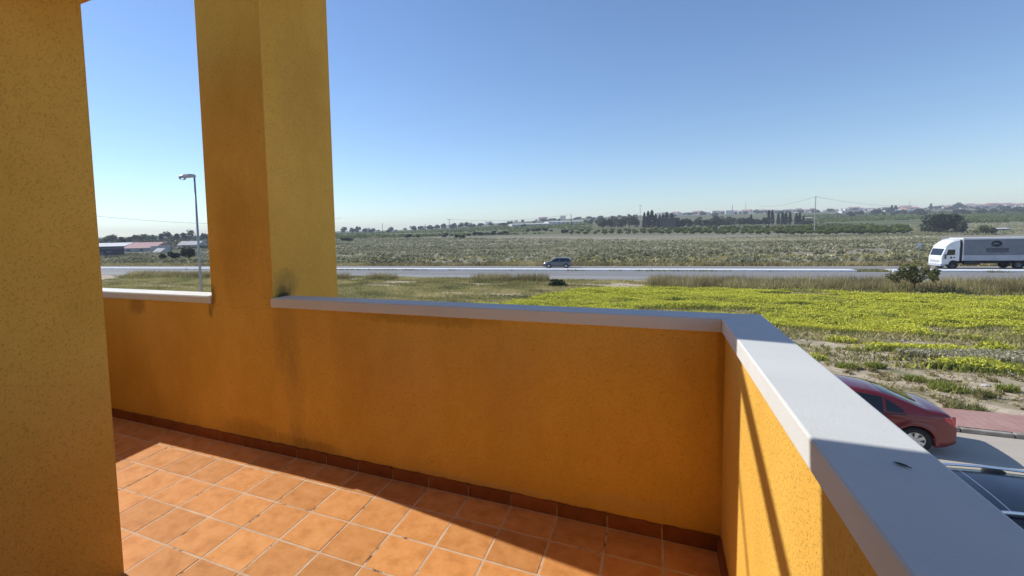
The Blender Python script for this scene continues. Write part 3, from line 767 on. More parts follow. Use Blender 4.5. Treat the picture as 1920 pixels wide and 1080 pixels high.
# ================================================================== STREET FURNITURE
M['galv'] = simple('galvanised_steel', (.36, .38, .38), .5, .55, .12, 3)
P = at_depth(371, 25.0)
lamp = empty('street_lamp', (P[0], P[1], .1), 0, 'tall galvanised street lamp left of the terrace column', 'street lamp')
mb = MB(); mb.tube((0, 0, 0), (0, 0, 8.75), .085, .045, 14); mb.obj('pole', M['galv'], lamp, smooth=True)
MB().tube((0, 0, 0), (0, 0, .9), .10, .10, 12).obj('pole_base', M['galv'], lamp)
hd = MB(); G = []
# head reaching towards the picture's left (direction of -RX on the ground)
for i, (t, hw, zt_, zb_) in enumerate([(-.06, .05, .06, -.06), (.0, .09, .09, -.05), (.25, .13, .13, -.05), (.55, .15, .13, -.05), (.72, .12, .08, -.05), (.80, .05, .0, -.05)]):
    G.append([(-t, -hw, zb_), (-t, -hw, zt_*.5), (-t, -hw*.55, zt_), (-t, hw*.55, zt_), (-t, hw, zt_*.5), (-t, hw, zb_), (-t, -hw, zb_)])
hd.grid(G); hd.add(G[0][:-1], [(0, 1, 2, 3, 4, 5)]); hd.add(G[-1][:-1], [(0, 1, 2, 3, 4, 5)])
h_ = hd.obj('lamp_head', simple('lamp_housing', (.42, .43, .43), .5, .2), lamp); h_.location = (0, 0, 8.74); h_.rotation_euler = (0, rad(-2), -YAW)
mb = MB(); G = []
for i in range(7):
    a = math.pi*i/6; G.append([(-.62+.15*math.cos(a), .10*v, -.05-.11*math.sin(a)) for v in (-1, -.5, 0, .5, 1)])
mb.grid(G); mb.obj('lamp_glass', simple('lamp_bowl', (.35, .37, .38), .2), h_)
# roadside sign
P = hit(1722, 493)
sg_ = empty('road_sign', tuple(P), -.2, 'small pale road sign on a thin post beyond the road near the lorry', 'sign')
MB().tube((0, 0, 0), (0, 0, 2.9), .05, .05, 8).obj('post', M['galv'], sg_)
MB().box(-.22, .22, -.075, -.055, 2.15, 2.75).obj('sign_plate', simple('sign_face', (.62, .66, .70), .5), sg_, .004)
# utility poles
M['polec'] = simple('pole_concrete', (.42, .40, .36), .85, 0, .2, 1); M['polew'] = simple('pole_wood', (.13, .11, .09), .9, 0, .25, 2)
PT = {}
def pole(px, ytop, ybase, dep, mat, label, arm=0.0, r=.17):
    B = hit(px, ybase) if dep is None else at_depth(px, dep)
    dd = depth(B); top = CAM + ray(px, ytop)*dd; h = top[2]-B[2]
    t = empty('utility_pole', tuple(B), .25, label, 'pole', 'utility poles across the fields')
    MB().tube((0, 0, -.3), (0, 0, h), r, r*.6, 8).obj('post', mat, t)
    if arm:
        MB().box(-arm, arm, -.07, .07, h-.25, h-.08).obj('crossarm', mat, t)
        for x in (-arm*.9, 0, arm*.9): MB().tube((x, 0, h-.08), (x, 0, h+.35), .07, .04, 6).obj('insulator', M['concrete'], t)
    PT[px] = (B, h); return t
pole(1527, 369, 440.5, None, M['polec'], 'pale concrete utility pole standing tall at the orchard edge', .5, .24)
pole(1071, 402, 441, None, M['polew'], 'utility pole with dark top above the sand track', 0, .26)
pole(1200, 385, 428, None, M['polec'], 'concrete utility pole with crossarm beside the dark conifers', 1.3, .24)
pole(718, 418, 458, None, M['polew'], 'slim dark utility pole in the scrub right of the column', 0, .15)
pole(843, 411, 446, None, M['polec'], 'utility pole with crossarm left of the distant tree line', 1.5, .26)
pole(798, 420, 443, None, M['polew'], 'short dark utility pole in front of the far green field', 0, .2)
pole(929, 424, 440, None, M['polew'], 'faint utility pole before the white greenhouse', 0, .2)
pole(1177, 412, 443, None, M['polec'], 'short grey utility pole before the orchard rows', 0, .14)
pole(1372, 383, 402, 1250, M['polew'], 'distant mast on the hillside above the dark trees', 0, .8)
pole(1397, 379, 402, 1300, M['polec'], 'distant taller mast beside another on the hillside', 0, .6)
pole(1703, 376, 388, 1200, M['polec'], 'distant pylon above the red roofed farm', 2.0, .6)
M['cable'] = simple('cable_black', (.05, .05, .055), .6)
def cable(A, B, sag, label, r=.045):
    mb = MB(); A = np.array(A); B = np.array(B); n = 14; pr = None
    for i in range(n+1):
        t = i/n; q = A+(B-A)*t; q[2] -= sag*4*t*(1-t)
        if pr is not None: mb.tube(pr, q, r, r, 5)
        pr = q
    tag(mb.obj('overhead_cable', M['cable']), label, 'cable', 'overhead cables across the fields')
def ptop(k): B, h = PT[k]; return np.array([B[0], B[1], B[2]+h])
def free(px, py, dep): return CAM+ray(px, py)*dep
cable(ptop(1527), free(1420, 386, 420), 2.0, 'overhead cable running left from the tall concrete pole')
cable(ptop(1527), free(1720, 384, 330), 2.0, 'overhead cable running right from the tall concrete pole')
cable(ptop(1071), ptop(843), 2.2, 'overhead cable from the pole above the sand track to the next')
cable(free(150, 402, 120), free(640, 409, 190), 2.4, 'faint overhead cable crossing the sky behind the street lamp', .03)
tag(cb.obj('overhead_cable', M['cable']), 'cable added out of view to cast a thin shadow on the side wall', 'cable', 'overhead cables across the fields')  # unseen cable, added for its shadow line

# ================================================================== VEGETATION
M['leaf_dark'] = tinted('dark_foliage', [(0, (0.013, 0.022, 0.010)), (.5, (0.029, 0.046, 0.018)), (1, (0.058, 0.081, 0.029))], trans=.15)
M['leaf_citrus'] = tinted('citrus_foliage', [(0, (0.065, 0.090, 0.018)), (.5, (0.154, 0.194, 0.035)), (1, (0.276, 0.296, 0.059))])
M['leaf_olive'] = tinted('olive_foliage', [(0, (0.056, 0.063, 0.025)), (.5, (0.140, 0.147, 0.049)), (1, (0.280, 0.266, 0.084))])
M['leaf_far'] = tinted('far_foliage', [(0, (0.033, 0.047, 0.022)), (.5, (0.073, 0.094, 0.043)), (1, (0.139, 0.152, 0.073))], trans=.15)
M['bark'] = simple('bark', (.07, .05, .035), .95, 0, .3, 4)
def blob_crown(n, rx, rz, z0, lobes, leaf, flat=.35, seed=0):
    """leaf triangles gathered on several lobes so that gaps and dark hollows stay between them"""
    P = []; tint = []
    for k in range(lobes):
        a = rng.random()*2*math.pi; q = math.sqrt(rng.random())*.62
        c = np.array([rx*q*math.cos(a), rx*q*math.sin(a), z0+rz*(.35+.95*rng.random()*(1-q*.55))])
        r = rx*(.30+.22*rng.random()); m_ = n//lobes
        d = rng.normal(size=(m_, 3)); d /= np.linalg.norm(d, axis=1)[:, None]; d[:, 2] *= rz/rx*1.1
        P.append(c+d*r*(.65+.4*rng.random(m_))[:, None]); tint.append(np.full(m_, .25+.5*rng.random())+.15*d[:, 2])
    P = np.concatenate(P); return leaves(P, leaf, flat), np.clip(np.concatenate(tint), 0, 1)
def spire_crown(n, r, h, leaf):
    z = rng.random(n)**.8; rr = r*np.clip(1-z, 0, 1)**.62*np.clip(z*5+.45, 0, 1)*1.15*(.55+.5*rng.random(n))*(1+.2*np.sin(z*23+rng.random()*6)); a = rng.random(n)*2*math.pi
    return leaves(np.stack([rr*np.cos(a), rr*np.sin(a), .3+z*h], axis=1), leaf, 0), np.clip(.3+.4*rng.random(n), 0, 1)
def trunk_mb(h, r, limbs=3):
    mb = MB(); mb.tube((0, 0, -.2), (.05*h*.2, 0, h), r, r*.65, 7)
    for k in range(limbs):
        a = 2*math.pi*(k+.3*random.random())/limbs; mb.tube((0, 0, h*(.7+.25*random.random())), (h*.6*math.cos(a), h*.6*math.sin(a), h*1.7), r*.55, r*.2, 6)
    return mb
def make_tree(name, cr, mat, th, tr, limbs=3):
    t = empty(name); trunk_mb(th, tr, limbs).obj('trunk', M['bark'], t)
    tri_mesh('crown', cr[0], mat, cr[1], t); return t
def place(proto, P, s=1.0, rz=None, label=None, cat='tree', group=None, used=set(), sz=None):
    if proto.name in used: o = copy_tree(proto)
    else: o = proto; used.add(proto.name)
    o.location = (P[0], P[1], P[2]); o.scale = (s, s, s if sz is None else sz); o.rotation_euler = (0, 0, random.random()*6.28 if rz is None else rz)
    tag(o, label, cat, group); return o

# --- small tree by the roadside with its spreading crown
P = hit(1712, 548); TX, TY = P[0], P[1]
def small_tree():
    t = empty('small_tree', tuple(P), 0, 'small spreading loquat-like tree in the dry grass by the road', 'tree')
    t['label'] = 'small spreading green tree in the dry grass before the main road'
    mb = MB(); tips = []
    mb.tube((0, 0, -.1), (.05, 0, .75), .085, .065, 8)
    for k in range(9):
        a = 2*math.pi*k/9+random.uniform(-.3, .3); l1 = random.uniform(.5, .8)
        p1 = np.array([.05, 0, .65+.12*random.random()]); p2 = p1+np.array([math.cos(a)*l1, math.sin(a)*l1, random.uniform(.25, .75)]); mb.tube(p1, p2, .045, .03, 6)
        for q in range(3):
            b = a+random.uniform(-.8, .8); p3 = p2+np.array([math.cos(b)*random.uniform(.3, .85), math.sin(b)*random.uniform(.3, .85), random.uniform(-.15, .6)]); mb.tube(p2, p3, .025, .012, 5); tips.append(p3)
    for q in range(4):
        p3 = np.array([.05-.15*random.random(), 0, 1.4+.25*q]); tips += [p3+rng.normal(0, .18, 3), p3+rng.normal(0, .2, 3)]
    mb.tube((.05, 0, .7), (-.1, 0, 2.1), .05, .015, 6)
    mb.obj('trunk', M['bark'], t)
    V = []; tn = []
    for p3 in tips:
        m_ = 46; d = rng.normal(size=(m_, 3)); d /= np.linalg.norm(d, axis=1)[:, None]; V.append(np.array(p3)+d*.30*(rng.random(m_)**.5)[:, None]); tn.append(np.full(m_, rng.random()*.8+.1))
    tri_mesh('crown', leaves(np.concatenate(V), .17, 0), M['leaf_olive'], np.concatenate(tn), t)
    return t
small_tree()

# --- citrus orchard: trees standing in rows, each its own object
cit = []
for k in range(4):
    cit.append(make_tree('orchard_tree', blob_crown(520, 2.1, 1.25, .55, 7, .55), M['leaf_citrus'], .8, .10))
cnt = 0
rows = [(443, 439.5), (438, 435.6), (434.5, 432.5), (431.5, 429.6), (429, 427.3)]
def orchard_y(px, k):
    y0 = np.interp(px, [1080, 1200, 1350, 1530, 1720], [440.5, 439.5, 440, 441, 439.5]); return y0-k
base_pts = []
for k, px0, px1, step in ((0, 1082, 1706, 15.5), (4.2, 1088, 1712, 14.5), (7.6, 1230, 1700, 13.5), (10.4, 1330, 1700, 13)):
    px = px0
    while px < px1:
        base_pts.append((px+random.uniform(-2, 2), orchard_y(px, k)+random.uniform(-.4, .4))); px += step*random.uniform(.9, 1.12)
for (px, py) in base_pts:
    place(cit[cnt % 4], hit(px, py), random.uniform(.85, 1.2), None, 'round green citrus tree standing in the orchard rows beyond the scrub', 'tree', 'citrus orchard trees'); cnt += 1
# left part: darker bushes along the far field edge
dk = [make_tree('field_bush', blob_crown(420, 2.2, 1.3, .2, 6, .6), M['leaf_dark'], .5, .1) for _ in range(3)]
for i, (px, py) in enumerate([(765, 446.5), (784, 446), (834, 445), (838, 441.5), (856, 446.5), (866, 446.8), (878, 442.5), (890, 442), (900, 441.5), (912, 441), (925, 440.6), (938, 440.3), (947, 440), (990, 435), (1000, 434.2), (1010, 433.8), (1022, 433.6), (1034, 434), (1060, 437.5), (1072, 438.5), (645, 452), (656, 452.5)]):
    place(dk[i % 3], hit(px, py), random.uniform(.75, 1.35), None, 'dark round bush at the edge of the far green fields', 'bush', 'bushes along the far field edge')

# --- dark trees in the middle distance
def tree_at(px, ytop, ybase, wpx, kind, label, mat, n=900, group=None, name='tree'):
    B = hit(px, ybase); dd = depth(B); k = dd/F_PX; h = (ybase-ytop)*k; r = wpx*k/2
    lf = max(.35, 2.4*k)
    if kind == 'spire': cr = spire_crown(n, r, h, lf*.9); th = .3*h
    elif name == 'pine_tree': cr = blob_crown(n, r, h*.66, -.02*h, 16, lf); th = .25*h
    else: cr = blob_crown(n, r, h*.58, h*.10, 9, lf); th = .25*h
    t = make_tree(name, cr, mat, th, max(.12, .03*h)); t.location = tuple(B); t.rotation_euler = (0, 0, random.random()*6)
    return tag(t, label, 'tree', group)
big = tree_at(1762, 398, 436, 72, 'blob', 'large dark spreading tree at the right end of the orchard', M['leaf_dark'], 5200, name='pine_tree')
tree_at(1803, 414, 437, 24, 'blob', 'smaller grey-green tree right of the large dark tree', M['leaf_far'], 900)
tree_at(1848, 420, 440, 32, 'blob', 'yellow-green bush on the bare slope above the lorry', M['leaf_olive'], 900, name='bush')
for (px, a, b, wd) in [(1208, 400, 427, 7), (1215, 397, 427, 9), (1222, 395.5, 427, 12)]:
    tree_at(px, a, b, wd, 'spire', 'dark conifer beside the crossarm pole left of the dark hedge', M['leaf_dark'], 900, 'conifers beside the dark hedge', 'conifer')
for (px, a, b, wd) in [(1229, 402, 424, 6), (1243, 403, 424, 8), (1250, 399, 424, 10), (1259, 401, 424, 11), (1237, 404, 424, 6)]:
    tree_at(px, a, b, wd, 'spire', 'pointed conifer rising behind the dark netted hedge', M['leaf_dark'], 700, 'conifers behind the dark hedge', 'conifer')
for (px, a, b, wd) in [(1441, 396, 421, 5.5), (1448, 395, 421, 6), (1459, 402, 421, 5), (1467, 400, 421, 6), (1473, 399, 421, 7), (1481, 399, 421, 6), (1493, 401, 421, 7), (1499, 400, 421, 7), (1506, 406, 421, 5), (1408, 404, 421, 4)]:
    tree_at(px, a, b, wd, 'spire', 'slim dark cypress in the row behind the orchard', M['leaf_dark'], 420, 'cypresses behind the orchard', 'cypress')
for (px, a, b, wd) in [(1275, 411, 426, 22), (1290, 409, 426, 26), (1312, 405, 426, 34), (1335, 408, 425, 30), (1345, 402, 425, 26), (1362, 406, 425, 34), (1388, 406, 424, 34), (1405, 409, 423, 22), (1422, 409, 422, 26), (1435, 407, 422, 20), (1130, 407, 428, 28), (1147, 405, 428, 28), (1165, 406, 428, 30), (1180, 403, 426, 20), (1190, 404, 426, 18), (1516, 411, 422, 14)]:
    tree_at(px, a, b, wd, 'blob', 'broad dark evergreen tree in the belt behind the orchard', M['leaf_far'], 750, 'evergreen belt behind the orchard', 'evergreen_tree')
# dark netted hedge block
B0 = hit(1232, 427); B1 = hit(1265, 427); dv = (B1-B0)[:2]; kk = depth(B0)/F_PX
hb = empty('netted_enclosure', tuple(B0), math.atan2(dv[1], dv[0]), 'black netted rectangular enclosure among the dark trees', 'enclosure')
NET = simple('black_netting', (.010, .016, .016), .9, 0, .3, .5)
Lh = float(np.linalg.norm(dv)); Hh = 17*kk
MB().box(0, Lh, 0, 9, 0, Hh).obj('net_cover', NET, hb, .1)
for k in range(6): MB().tube((Lh*k/5, -.12, 0), (Lh*k/5, -.12, Hh+.3), .12, .12, 6).obj('post', M['polew'], hb)
# left side trees and shrubs (seen between house corner and column)
for (px, a, b, wd, lb) in [(354, 462, 487, 32, 'dark rounded tree left of the lamp post'), (327, 470, 486, 22, 'low dark bush beside the rounded tree'), (306, 475, 487, 12, 'small dark bush left of the low dark bush'), (229, 444, 462, 18, 'grey tree behind the long white shed')]:
    tree_at(px, a, b, wd, 'blob', lb, M['leaf_dark'] if wd > 20 else M['leaf_far'], 1500, None, 'tree' if wd > 25 or px == 229 else 'bush')
for i, (px, a, b, wd) in enumerate([(200, 442, 456, 18), (212, 440, 454, 20), (255, 439, 452, 22), (268, 437, 452, 24), (284, 438, 451, 20), (302, 438, 451, 14), (316, 434, 450, 22), (331, 438, 450, 14), (345, 436, 450, 16), (358, 430, 449, 22), (384, 436, 449, 18), (240, 444, 454, 14)]):
    tree_at(px, a, b, wd, 'blob', 'hazy distant tree on the skyline behind the farm sheds', M['leaf_far'], 380, 'skyline trees on the left', 'distant_tree')
sky_trees = [(645, 424, 14), (660, 426, 12), (672, 423, 14), (684, 427, 10), (700, 427, 12), (735, 425, 9), (775, 423, 14), (790, 423, 14), (805, 421, 14), (820, 421, 16), (832, 419, 12), (850, 418, 16), (865, 417, 16), (875, 416, 12), (885, 420, 18), (902, 418, 16), (920, 422, 14), (940, 423, 12), (1018, 417, 12), (1040, 416, 12), (1085, 412, 12), (1105, 410, 12), (1125, 408, 12)]
for i, (px, yt, wd) in enumerate(sky_trees):
    yb = yt+ (13 if px < 960 else 9); d_ = 820 if px < 960 else 1000
    B = at_depth(px, d_); k = depth(B)/F_PX; top = CAM+ray(px, yt)*depth(B); h = max(5, top[2]-B[2])
    t = make_tree('distant_tree', blob_crown(300, wd*k/2, h*.5, h*.15, 6, 2.2), M['leaf_far'], h*.3, .4, 2); t.location = tuple(B)
    tag(t, 'hazy distant tree on the skyline right of the column', 'tree', 'skyline trees in the middle')
# hillside trees among the far houses on the right
ft = [make_tree('hillside_tree', blob_crown(260, 7, 5, 1.2, 6, 2.4), M['leaf_far'], 3, .4, 2) for _ in range(3)]
hc = 0
for _ in range(150):
    px = random.uniform(1280, 1960); dd = random.choice([random.uniform(560, 800), random.uniform(850, 1150), random.uniform(1000, 1500)])
    P = at_depth(px, dd)
    if px < 1560 and dd < 800: continue
    place(ft[hc % 3], P, random.uniform(.45, 1.0), None, 'small hazy tree on the far hillside among the houses', 'tree', 'trees on the far hillside'); hc += 1
for _ in range(60):
    px = random.uniform(560, 1290); P = at_depth(px, random.uniform(550, 1100))
    place(ft[hc % 3], P, random.uniform(.35, .75), None, 'small hazy tree in the far plain', 'tree', 'trees in the far plain'); hc += 1
for (px, a, b, wd) in [(1672, 386, 398, 5), (1679, 386, 398, 6), (1745, 383, 394, 4)]:
    tree_at(px, a, b, wd, 'spire', 'pair of small dark conifers by the far red roofed farm' if px < 1700 else 'lone pointed conifer on the far right hillside', M['leaf_dark'], 300, 'far conifers by the farm' if px < 1700 else None, 'conifer')
tree_at(1797, 380, 393, 20, 'blob', 'round dark tree before the white houses on the skyline', M['leaf_far'], 500)

# ================================================================== FAR BUILDINGS
M['whitewash'] = simple('whitewash', (.74, .71, .66), .8, 0, .06, .2); M['cream'] = simple('cream_wall', (.62, .53, .42), .8, 0, .08, .2)
M['roof'] = simple('clay_roof', (.42, .22, .16), .85, 0, .2, .5); M['pinkroof'] = simple('faded_red_roof', (.50, .27, .24), .8, 0, .15, .5)
M['greyroof'] = simple('grey_roof', (.5, .48, .45), .8, 0, .15, .4); M['winglass'] = simple('dark_window', (.04, .045, .05), .2)
M['greywall'] = simple('grey_block_wall', (.33, .33, .35), .85, 0, .15, .3)
def house_proto(L, W_, H, rh, wall, roof, flat=False, windows=2):
    t = empty('far_house')
    MB().box(-L/2, L/2, -W_/2, W_/2, -1, H).obj('wall', wall, t)
    mb = MB(); o = .4
    if flat: mb.box(-L/2-.1, L/2+.1, -W_/2-.1, W_/2+.1, H+.003, H+.5)
    else: mb.add([(-L/2-o, -W_/2-o, H+.01), (L/2+o, -W_/2-o, H+.01), (L/2+o, W_/2+o, H+.01), (-L/2-o, W_/2+o, H+.01), (-L/2-o, 0, H+rh), (L/2+o, 0, H+rh)], [(0, 1, 5, 4), (2, 3, 4, 5), (0, 4, 3), (1, 2, 5), (0, 3, 2, 1)])
    mb.obj('roof', roof, t)
    for k in range(windows):
        x = -L/2+L*(k+.5)/windows; MB().box(x-.6, x+.6, -W_/2-.03, -W_/2+.1, H*.35, H*.75).obj('window', M['winglass'], t)
    return t
hp = [house_proto(11, 8, 6, 2.2, M['whitewash'], M['roof']), house_proto(14, 9, 6.5, 0, M['whitewash'], M['whitewash'], True, 3), house_proto(9, 8, 5, 2, M['cream'], M['roof']), house_proto(18, 9, 6, 2.4, M['cream'], M['pinkroof'], windows=4)]
hn = 0
for (x0, x1, n, d0, d1) in [(1770, 1960, 34, 1000, 1150), (1300, 1530, 40, 1250, 1420), (1540, 1700, 14, 1250, 1450), (1230, 1310, 8, 1250, 1400), (680, 1100, 9, 1300, 1500)]:
    for k in range(n):
        px = x0+(x1-x0)*(k+random.random()*.7)/n
        place(hp[hn % 4], at_depth(px, random.uniform(d0, d1)), random.uniform(.9, 1.3), random.uniform(-.5, .3), 'small pale house in the far village on the hillside', 'house', 'far village houses'); hn += 1
def shed(px0, px1, ytop, ybase, dep, L2, roofmat, wallmat, label, name='farm_shed', rise_=1.6, cat='building'):
    A = hit(px0, ybase) if dep is None else at_depth(px0, dep); dd = depth(A); Bp = CAM+ray(px1, ybase)*dd
    v = (Bp-A)[:2]; Ls = float(np.linalg.norm(v)); H = (ybase-ytop)*dd/F_PX
    t = empty(name, (A[0], A[1], A[2]), math.atan2(v[1], v[0]), label, cat)
    MB().box(0, Ls, 0, L2, -1, H-rise_).obj('wall', wallmat, t)
    mb = MB(); o = .3; h = H-rise_
    mb.add([(-o, -o, h+.01), (Ls+o, -o, h+.01), (Ls+o, L2+o, h+.01), (-o, L2+o, h+.01), (-o, L2/2, H), (Ls+o, L2/2, H)], [(0, 1, 5, 4), (2, 3, 4, 5), (0, 4, 3), (1, 2, 5), (0, 3, 2, 1)])
    mb.obj('roof', roofmat, t)
    for k in range(max(1, int(Ls/6))): MB().box(3+6*k-.7, min(Ls-.2, 3+6*k+.7), -.04, .1, h*.3, h*.75).obj('window', M['winglass'], t)
    return t
# sheds seen through the left opening
shed(170, 235, 456.5, 474, None, 12, M['whitewash'], M['greywall'], 'long white roofed shed behind the dark hoarding on the left', rise_=1.6)
shed(229, 290, 455.5, 473, None, 16, M['pinkroof'], M['greywall'], 'shed with faded red roof right of the dark hoarding', rise_=2.6)
shed(236, 262, 453, 465, 230, 10, M['roof'], M['greywall'], 'red roof showing behind the faded red roofed shed', rise_=2)
shed(285, 300, 457, 466, 205, 8, M['greyroof'], M['whitewash'], 'small pale building behind the white garden wall')
shed(333, 372, 452.5, 466, None, 10, M['greyroof'], M['cream'], 'low farmhouse with pale roof left of the lamp post', rise_=2.0)
A = hit(284, 473); Bq = hit(319, 469); v = (Bq-A)[:2]
wl = empty('boundary_wall', tuple(A), math.atan2(v[1], v[0]), 'pale boundary wall between the red roofed shed and the farmhouse', 'wall')
MB().box(0, float(np.linalg.norm(v)), 0, .3, -.5, 2.6).obj('wall_body', M['greyroof'], wl); MB().box(-.05, float(np.linalg.norm(v))+.05, -.05, .35, 2.601, 2.72).obj('wall_cap', M['whitewash'], wl)
# dark hoarding
A = hit(170, 484); Bq = hit(234, 481); v = (Bq-A)[:2]; Lq = float(np.linalg.norm(v)); kk = depth(A)/F_PX
hg = empty('hoarding', tuple(A), math.atan2(v[1], v[0]), 'long dark purple advertising hoarding at the left beyond the road', 'hoarding')
MB().box(0, Lq, 0, .25, 4*kk, 20*kk).obj('panel', simple('hoarding_print', (.030, .026, .045), .5, 0, .5, .25), hg)
MB().box(Lq*.3, Lq, -.02, -.004, 16*kk, 19*kk).obj('print_band', simple('hoarding_grey', (.14, .13, .17), .6, 0, .3, .4), hg)
MB().box(Lq*.28, Lq*.37, -.02, -.004, 5*kk, 11*kk).obj('print_mark', simple('hoarding_mauve', (.15, .12, .18), .6, 0, .3, .8), hg)
for (a, b, z, h) in ((.47, .50, 9.8, 1.6), (.50, .56, 9.6, .9), (.57, .62, 9.6, .7)): MB().box(Lq*a, Lq*b, -.022, -.004, z*kk, (z+h)*kk).obj('print_mark', simple('hoarding_white', (.5, .5, .58), .6), hg)
for k in range(6): MB().tube((Lq*k/5, .4, -.3), (Lq*k/5, .4, 19*kk), .09, .09, 6).obj('post', M['galv'], hg)
# mid-distance greenhouses and sheds
shed(960, 1032, 418.5, 424, 640, 30, M['whitewash'], M['whitewash'], 'long white greenhouse on the far plain at centre', 'greenhouse', 1.0)
shed(1028, 1100, 417, 423, 660, 30, M['whitewash'], M['whitewash'], 'second long white greenhouse right of the centre pole', 'greenhouse', 1.0)
shed(1506, 1526, 405, 410.5, 520, 9, M['cream'], M['cream'], 'low cream shed just left of the tall pole', rise_=.8)
shed(1577, 1583, 394, 400.5, 820, 8, M['whitewash'], M['whitewash'], 'low white farm building left of its small tower', rise_=.5)
shed(1583, 1587, 390, 400.5, 820, 5, M['whitewash'], M['whitewash'], 'small white tower of the farm on the hillside', 'farm_tower', .6)
shed(1587, 1592, 396, 400.5, 820, 8, M['whitewash'], M['whitewash'], 'low white farm building right of its small tower', rise_=.5)
shed(1603, 1616, 396, 399.5, 830, 10, M['whitewash'], M['whitewash'], 'long low white barn right of the farm tower', rise_=.6)
shed(1621, 1632, 395.5, 399.5, 840, 10, M['whitewash'], M['whitewash'], 'second low white barn further right', rise_=.6)
shed(1640, 1646, 391, 399, 830, 8, M['whitewash'], M['whitewash'], 'white square house at the far right of the barns', rise_=.6)
shed(1665, 1720, 392.5, 397.5, 840, 14, M['whitewash'], M['whitewash'], 'very long low white wall-like barn below the red roofs', rise_=.8)
shed(1697, 1728, 385, 392.5, 960, 18, M['pinkroof'], M['cream'], 'wide farm with red roof on the far hillside', rise_=3.5)
shed(1868, 1896, 427.5, 433.5, None, 6, M['whitewash'], M['greywall'], 'white shack with dark front on the slope above the lorry', rise_=.4)
shed(1799, 1806, 410.5, 414.5, 330, 6, M['greyroof'], M['greywall'], 'tiny grey shack right of the large dark tree', rise_=.4)
shed(1812, 1820, 408, 412.5, 340, 6, M['whitewash'], M['greywall'], 'tiny white shack in the rough ground on the right', rise_=.4)
shed(1852, 1858, 405.5, 409.5, 360, 6, M['whitewash'], M['greywall'], 'smallest white shack further up the rough ground', rise_=.4)
shed(1900, 1935, 387.5, 392, 880, 14, M['whitewash'], M['cream'], 'long white building at the right edge of the hillside', rise_=.6)

# ================================================================== GROUND COVER
def scatter(x0, x1, y0, y1, dens, f=None):
    n = int((x1-x0)*(y1-y0)*dens); x = x0+(x1-x0)*rng.random(n); y = y0+(y1-y0)*rng.random(n)
    if f is not None:
        k = rng.random(n) < f(x, y); x, y = x[k], y[k]
    # only where the ground lies in front of the terrace, inside a generous fan around it
    a = np.degrees(np.arctan2(x-CAM[0], y-CAM[1])); k = (a > -66) & (a < 40); x, y = x[k], y[k]
    return np.stack([x, y, rise(x, y)], axis=1)
def bushes(P, r, h, k, leaf):
    n = len(P); d = rng.normal(size=(n, k, 3)); d /= np.linalg.norm(d, axis=2)[:, :, None]; d[:, :, 2] = np.abs(d[:, :, 2])
    q = (.5+.5*rng.random((n, k)))[:, :, None]
    C = P[:, None, :]+d*q*np.stack([r, r, h], axis=1)[:, None, :]
    return leaves(C.reshape(-1, 3), leaf, .0)
sm = lambda t: np.clip(t, 0, 1)**2*(3-2*np.clip(t, 0, 1))
def road_o(x, y): return y-(69+SL*x)
def yellow(x, y):
    edge = (fbm(x, y, 5)-.5)*5
    topb = sm((46.3+.0*x-y+edge*.3)/1.2); left = sm((x+11.6-(y-34.6)*.55+edge*.5)/1.5)
    low = np.interp(x, [-12, 6, 10, 14.6, 30], [33, 33.2, 34.2, 27.5, 24]); dense = sm((y-low+edge)/2.0)
    holes = sm((fbm(x*.42+50, y*1.7+9, 2.6)-.37)/.07)
    pat = sm((fbm(x*.75+90, y*1.6+40, 4.2)-.455)/.05)*sm((y-21.0)/.8)*(1-sm((24.5-y)/1.5)*sm((fbm(x+3, y+8, 2.0)-.45)/.1))
    return topb*left*np.maximum(dense*holes, pat*.95)
def grey_patch(x, y): return ((x-12.2)/3.2)**2+((y-23.7-.1*(x-12))/.85)**2 + (fbm(x, y, 1.2)-.5)*1.6 < 1
M['petal'] = tinted('yellow_petals', [(0, (.54, .52, .04)), (.5, (.80, .76, .07)), (1, (.88, .85, .20))], .6, .35)
M['sprout'] = tinted('fresh_green', [(0, (0.194, 0.218, 0.054)), (.5, (0.407, 0.435, 0.092)), (1, (0.643, 0.624, 0.153))], .7, .4)
M['weed'] = tinted('olive_weeds', [(0, (0.156, 0.163, 0.058)), (.5, (0.374, 0.346, 0.125)), (1, (0.645, 0.538, 0.250))], .8, .35)
M['straw'] = tinted('dry_grass', [(0, (0.208, 0.167, 0.073)), (.5, (0.417, 0.344, 0.158)), (1, (0.626, 0.549, 0.290))], .85, .35)
M['greyw'] = tinted('grey_weeds', [(0, (.20, .19, .07)), (.5, (.42, .38, .22)), (1, (.75, .68, .50))], .85, .3)
M['scrub'] = tinted('grey_scrub', [(0, (0.152, 0.153, 0.078)), (.4, (0.368, 0.349, 0.195)), (.75, (0.604, 0.556, 0.353)), (1, (0.820, 0.753, 0.501))], .9, .25)
def flower_h(P): return .10+.42*np.clip(fbm(P[:, 0]*.7+15, P[:, 1]*1.1+31, 1.3)-.22, 0, 1)
# yellow flowers: leaves and petals
P = scatter(-14, 30, 20, 47, 330, yellow)
tag(tri_mesh('flower_leaves', blades(P, flower_h(P)*(.75+.5*rng.random(len(P))), .10, .4), M['sprout'], np.clip(fbm(P[:, 0]*.6, P[:, 1]*1.3, 2.5)*1.5-.35, 0, 1)), 'fresh green leaves below the yellow wildflowers', 'wildflowers', kind='stuff')
P = scatter(-14, 30, 20, 47, 330, lambda x, y: yellow(x, y)*np.clip(.48+1.9*(fbm(x+7, y*1.4+3, 2.2)-.30), .10, 1)); P[:, 2] += flower_h(P)*(.75+.5*rng.random(len(P)))
tag(tri_mesh('yellow_flowers', leaves(P, .068, 0), M['petal'], np.clip(.2+.6*rng.random(len(P)), 0, 1)), 'yellow wildflowers covering the vacant lot', 'wildflowers', kind='stuff')
